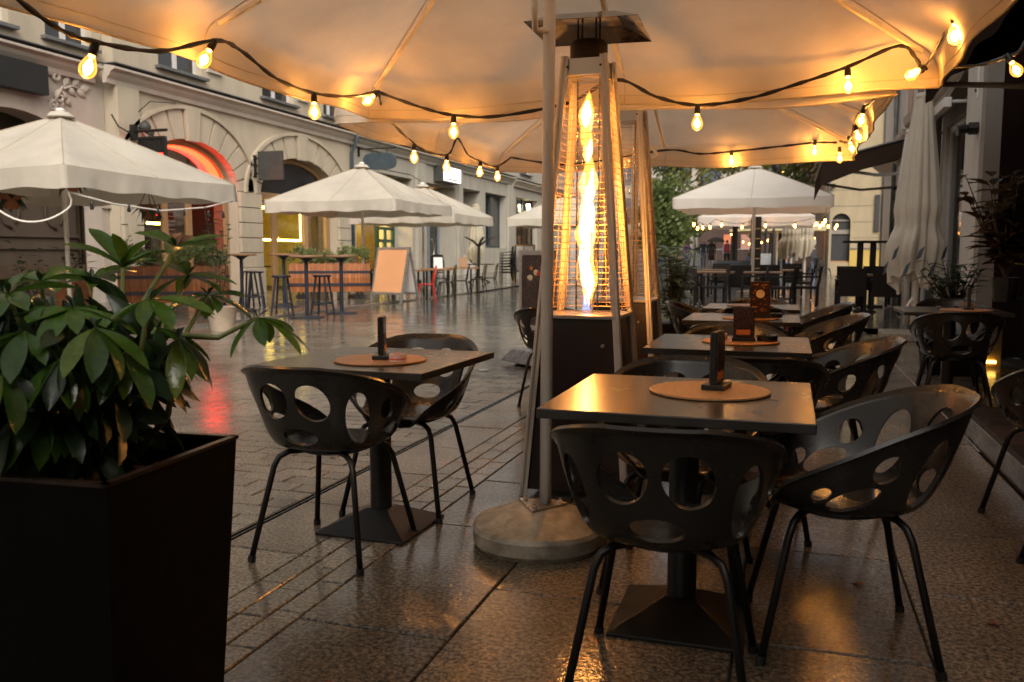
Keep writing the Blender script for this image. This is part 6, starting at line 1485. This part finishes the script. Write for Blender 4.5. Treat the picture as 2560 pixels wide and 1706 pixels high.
for x, y, rz, lb in [
    (-2.15, 18.9, 180, 'wicker chair beside the broad-leaved plant, back to the left'), (-1.55, 19.2, 100, 'wicker chair turned sideways near the broad-leaved plant'), (-1.1, 21.3, 5, 'wicker chair left of the parasol pole, back towards us'), (-.75, 19.6, 95, 'wicker chair sideways left of the pole with light seat edge'),
    (-.15, 19.3, 80, 'wicker chair with tall back right of the pole, turned left'), (.35, 19.6, 85, 'wicker chair at the right end of the parasol group'), (-.5, 22.5, 10, 'wicker chair behind the right-hand parasol table'), (.3, 22.8, 90, 'wicker chair in the second row at the right'), (-2.3, 22, -90, 'wicker chair in the second row at the left'), (-1.8, 24, 175, 'wicker chair in the back row at the left'), (-2.7, 23.5, -80, 'wicker chair at the far left of the back row'), (.1, 24.5, 180, 'wicker chair at the back right under the parasol'), (-2.2, 20.6, -95, 'wicker chair left of the left parasol table'),
    (1.12, 17.4, 3, 'wicker chair with its back to us, left of the two by the folded parasol'), (1.72, 17.3, -4, 'wicker chair partly behind the folded printed parasol'), (1.25, 19.6, 185, 'wicker chair behind the tall double-post table'), (1.75, 19.9, 175, 'wicker chair at the far side by the blue panel')]:
    place(wc, (x, y, gz(y)), R(rz), lb, 'dark wicker chairs')
def wood_table():
    t = thing('terrace_table', '', 'table'); MB().box(-.42, .42, -.42, .42, .71, .745).build('table_top', wood('terrace_top', (.22, .12, .07), .35), t, bevel=.004)
    MB().tube([(0, 0, .03), (0, 0, .71)], .04, 10).build('column', M['black'], t); MB().frustum((0, 0), .22, .2, 0, .03).build('base', M['black'], t); return t
wt = wood_table()
for x, y, lb in [(-1.6, 20.3, 'brown terrace table at the left of the wicker group'), (-.55, 20.3, 'brown terrace table right of the white parasol pole'), (-.1, 23.3, 'brown terrace table in the second row right'), (-2.0, 23.0, 'brown terrace table in the second row left'), (1.45, 18.5, 'brown terrace table between the wicker chairs on the right')]:
    place(wt, (x, y, gz(y)), 0, lb, 'brown terrace tables')
tt = thing('tall_table', 'tall dark table with two thick posts by the yellow wall', 'table', (1.6, 20.3, 0)); MB().box(-.5, .5, -.35, .35, 1.38, 1.43).build('table_top', M['black'], tt, bevel=.005)
for s_ in (-1, 1): MB().box(s_ * .13 - .06, s_ * .13 + .06, -.08, .08, .04, 1.38).build('post', M['black'], tt)
MB().box(-.35, .35, -.25, .25, 0, .04).build('base', M['black'], tt)
# blue and grey planters, barriers, posts beyond the terrace
for lb, x0, x1, y, h, mt_ in [('long blue-grey planter box behind the wicker chairs', -2.35, -1.2, 30, .85, 'bluegrey'), ('pale grey planter box by the lamp post', -1.35, -.72, 37, 1.05, 'greyplanter'), ('pale grey planter by the walker in purple', -6.6, -5.6, 60, .95, 'greyplanter'), ('blue-grey planter beside the dense street tree', -6.8, -6.0, 46, .8, 'bluegrey'), ('small dark planter with colourful print near the walkers', -2.3, -1.3, 50, .8, 'bluegrey')]:
    t = thing('planter_box', lb, 'planter', ((x0 + x1) / 2, y, gz(y)), 0, 'planter boxes down the street'); w = (x1 - x0) / 2
    m = MB(); m.box(-w, w, -.22, .22, 0, h); m.build('box_body', M[mt_], t, bevel=.02); MB().box(-w + .03, w - .03, -.19, .19, h + .001, h + .02).build('soil', M['soil'], t)
    if y > 40: m = MB(); crown_mesh(m, (0, 0, h + .2), (w, .25, .25), 260, .08, random.Random(int(y))); m.build('foliage', M['leaf_far'], t)
lp = thing('lamp_post', 'ornate black lamp post by the pale grey planter', 'lamp post', (-.65, 38, gz(38)))
MB().lathe([(0, 0), (.16, 0), (.16, .1), (.1, .2), (.13, .5), (.08, .9), (.06, 1.4), (.045, 2.5), (.045, 4.4), (.0, 4.4)], (0, 0, 0), 12).build('post', M['black'], lp, angle=40); MB().lathe([(.05, 4.4), (.16, 4.6), (.2, 5.0), (.05, 5.2), (.0, 5.3)], (0, 0, 0), 8).build('lantern', M['black'], lp)
lp = thing('lamp_post', 'slim black lamp post top beside the conifer', 'lamp post', (-7.0, 50, gz(50))); MB().lathe([(.1, 0), (.06, 1), (.05, 5.6), (.12, 5.7), (.12, 6.0), (.05, 6.3), (.02, 6.7), (0, 6.8)], (0, 0, 0), 8).build('post', M['black'], lp)
def road_sign(label, loc, h, kind):
    t = thing('road_sign', label, 'road sign', loc); MB().tube([(0, 0, 0), (0, 0, h + .3)], .03, 6).build('post', M['signgrey'], t)
    blue = mat('sign_blue', (.04, .06, .35), .4); red = mat('sign_red', (.5, .03, .05), .4)
    if kind == 'disc':
        m = MB(); m.lathe([(0, 0), (.3, 0), (.3, .02), (0, .02)], (0, 0, 0), 20); m.v = [(a, -.05 - c, b + h) for a, b, c in m.v]; o = m.build('sign_disc', blue, t)
        m = MB(); r0, r1 = .25, .3
        for k in range(20):
            a, b = k * pi / 10, (k + 1) * pi / 10; m.add([(r0 * cos(a), -.072, h + r0 * sin(a)), (r0 * cos(b), -.072, h + r0 * sin(b)), (r1 * cos(b), -.072, h + r1 * sin(b)), (r1 * cos(a), -.072, h + r1 * sin(a))], [(0, 1, 2, 3)])
        m.box(-.28, .28, -.076, -.073, h - .025, h + .025, None); m.build('red_ring', red, o)
    else:
        o = MB().box(-.42, .42, -.06, -.03, h - .28, h + .28).build('sign_panel', blue, t); MB().box(-.06, .06, -.064, -.061, h - .28, h + .28).build('white_bar', M['whiteboard'], o)
road_sign('round blue and red no-parking sign by the dense tree', (-6.4, 52, gz(52)), 2.9, 'disc'); road_sign('square blue sign with pale bar above the lamp post', (-.62, 36.5, gz(36.5)), 2.75, 'panel')
for lb, x, y, h in (('thick dark post behind the white parasol', -1.93, 33, 3.6), ('dark post with round lamps by the parasol poles', -1.2, 33.5, 3.6), ('thin dark post right of the pale planter', -1.0, 39.5, 3.2)):
    t = thing('bollard_post', lb, 'post', (x, y, gz(y)), 0, 'dark posts down the street'); MB().box(-.12, .12, -.12, .12, 0, .3).build('post_base', M['black'], t); MB().tube([(0, 0, .3), (0, 0, h)], .1 if h > 3.3 else .06, 10).build('shaft', M['black'], t)
rl_ = thing('metal_railing', 'grey metal railing behind the walkers', 'railing', (0, 70, gz(70)))
MB().tube([(-9, 0, 1.1), (-3, 0, 1.1)], .04, 6).build('top_rail', M['steel'], rl_)
for k in range(13): MB().tube([(-9 + k * .5, 0, 0), (-9 + k * .5, 0, 1.1)], .025, 5).build('baluster', M['steel'], rl_)
kb = thing('kiosk', 'dark shelving kiosk between the two white poles', 'kiosk', (-1.05, 29.3, gz(29.3))); MB().box(-.16, .16, -.15, .15, 0, 2.3).build('cabinet', M['blackmetal'], kb)
for k in range(6): MB().box(-.14, .14, -.18, -.151, .3 + k * .32, .33 + k * .32).build('shelf', M['tan_wood'], kb)

# ------------------------------------------------------------------ walkers in the distance
def person(label, loc, rz, top, legs, hair, h=1.74, stride=.22, arm=.12, long_coat=False, skin=M['skin']):
    t = thing('person', label, 'person', loc, rz, 'people walking down the street')
    k = h / 1.74
    V = [(0, 0, .95), (0, 0, 1.12), (0, -.01, 1.32), (0, 0, 1.46), (0, .01, 1.53), (0, .015, 1.6), (0, .02, 1.68), (0, .015, 1.73)]
    Rr = [.15, .135, .16, .12, .055, .075, .095, .07]; E_ = [(i, i + 1) for i in range(7)]
    def chain(st, pts):
        prev = st
        for p, r in pts: V.append(p); Rr.append(r); E_.append((prev, len(V) - 1)); prev = len(V) - 1
    for s_, ph in ((-1, 1), (1, -1)):
        chain(0, [((s_ * .09, 0, .88), .1), ((s_ * .1, ph * stride * .35, .5), .07), ((s_ * .1, ph * stride * .75 - .05, .12), .048), ((s_ * .1, ph * stride * .75 + .06, .05), .045)])
        chain(3, [((s_ * .18, 0, 1.42), .07), ((s_ * .235, -ph * arm * .3, 1.15), .052), ((s_ * .24, -ph * arm + .06, .92), .04), ((s_ * .235, -ph * arm + .09, .83), .036)])
    me = bpy.data.meshes.new('body'); me.from_pydata([tuple(c * k for c in v) for v in V], E_, []); o = bpy.data.objects.new('body', me); COL.objects.link(o)
    q_ = o.modifiers.new('skin', 'SKIN'); o.modifiers.new('sub', 'SUBSURF').levels = 1
    for i, d_ in enumerate(o.data.skin_vertices[0].data): d_.radius = (Rr[i] * k, Rr[i] * k * (.72 if i < 4 else 1)); d_.use_root = (i == 0)
    dg = bpy.context.evaluated_depsgraph_get(); m2 = bpy.data.meshes.new_from_object(o.evaluated_get(dg)); bpy.data.objects.remove(o)
    m2.materials.clear()
    for mm in (legs, top, skin, M['black'], hair): m2.materials.append(mm)
    for p in m2.polygons:
        c = p.center / k; hem = .55 if long_coat else .93
        p.material_index = 3 if c.z < .1 else 0 if (c.z < hem and abs(c.x) < .2) else 2 if (c.z > 1.5 or (c.z < .89 and abs(c.x) > .2)) else 1
        if c.z > 1.66 or (c.z > 1.58 and c.y < .0): p.material_index = 4
        p.use_smooth = True
    b = inst('body', m2, t)
    if long_coat: MB().lathe([(.2, .5), (.2, .8), (.17, 1.0), (.175, 1.2)], (0, 0, 0), 14, 1, .75).build('coat_skirt', top, t, smooth=True)
    return t
def cloth(n, c): return mat(n, c, .85)
jeans = cloth('jeans', (.12, .17, .25)); pyb = gz(57)
person('walker in an open purple jacket and blue trousers', (-6.35, 57, pyb), pi, cloth('purple_jacket', (.2, .09, .3)), jeans, M['black'], 1.62)
person('walker in a dark vest and jeans facing us', (-5.33, 57.3, pyb), pi, cloth('navy_vest', (.03, .045, .07)), jeans, M['skin'], 1.78, .1)
person('walker in a long dark coat with an umbrella', (-4.67, 55.5, gz(55.5)), 0, cloth('dark_coat', (.03, .02, .018)), cloth('pale_jeans', (.3, .34, .38)), M['black'], 1.76, .12, .05, True)
person('walker in a pale lilac shirt seen from behind', (-3.62, 54, gz(54)), 0, cloth('lilac_shirt', (.5, .45, .6)), cloth('black_trousers', (.02, .02, .022)), M['black'], 1.74, .1)
t = thing('backpack', 'red backpack on the lilac-shirted walker', 'backpack', (-3.62, 54 - .2, gz(54) + 1.0)); MB().box(-.16, .16, -.13, .06, 0, .5).build('bag_body', mat('red_bag', (.35, .04, .04), .7), t, bevel=.05)
t = thing('umbrella', 'dark umbrella held by the walker in the long coat', 'umbrella', (-4.4, 55.5, gz(55.5) + 1.5)); MB().lathe([(.0, .42), (.25, .37), (.45, .26), (.56, .12), (.55, .115), (.44, .25), (0, .4)], (0, 0, 0), 8).build('umbrella_canopy', mat('umbrella_cloth', (.06, .05, .05), .8), t); MB().tube([(0, 0, -.5), (0, 0, .42)], .012, 5).build('shaft', M['black'], t)
# seated and standing guests far right
for lb, x, y, c_ in (('distant guest in a salmon top among the far tables', -.1, 41, (.5, .25, .2)), ('distant guest in a dark top near the far folded parasols', 1.05, 42, (.05, .05, .06))):
    person(lb, (x, y, gz(y) - .25), 1.2, cloth('guest_top', c_), jeans, M['black'], 1.7, .02, .02)
for k, (x, y) in enumerate([(-.2, 36.2), (.4, 36.8), (.95, 36.6), (1.35, 37.5), (.2, 38.5), (1.0, 39)]):
    place(bb, (x, y, gz(y)), k * 1.3, ['dark chair below the first far folded parasol', 'dark chair between the far folded parasols', 'dark chair below the second far folded parasol', 'dark chair at the far right by the salmon wall', 'dark chair behind the lamp post', 'dark chair at the back of the far seating'][k], 'chairs in the far seating area')
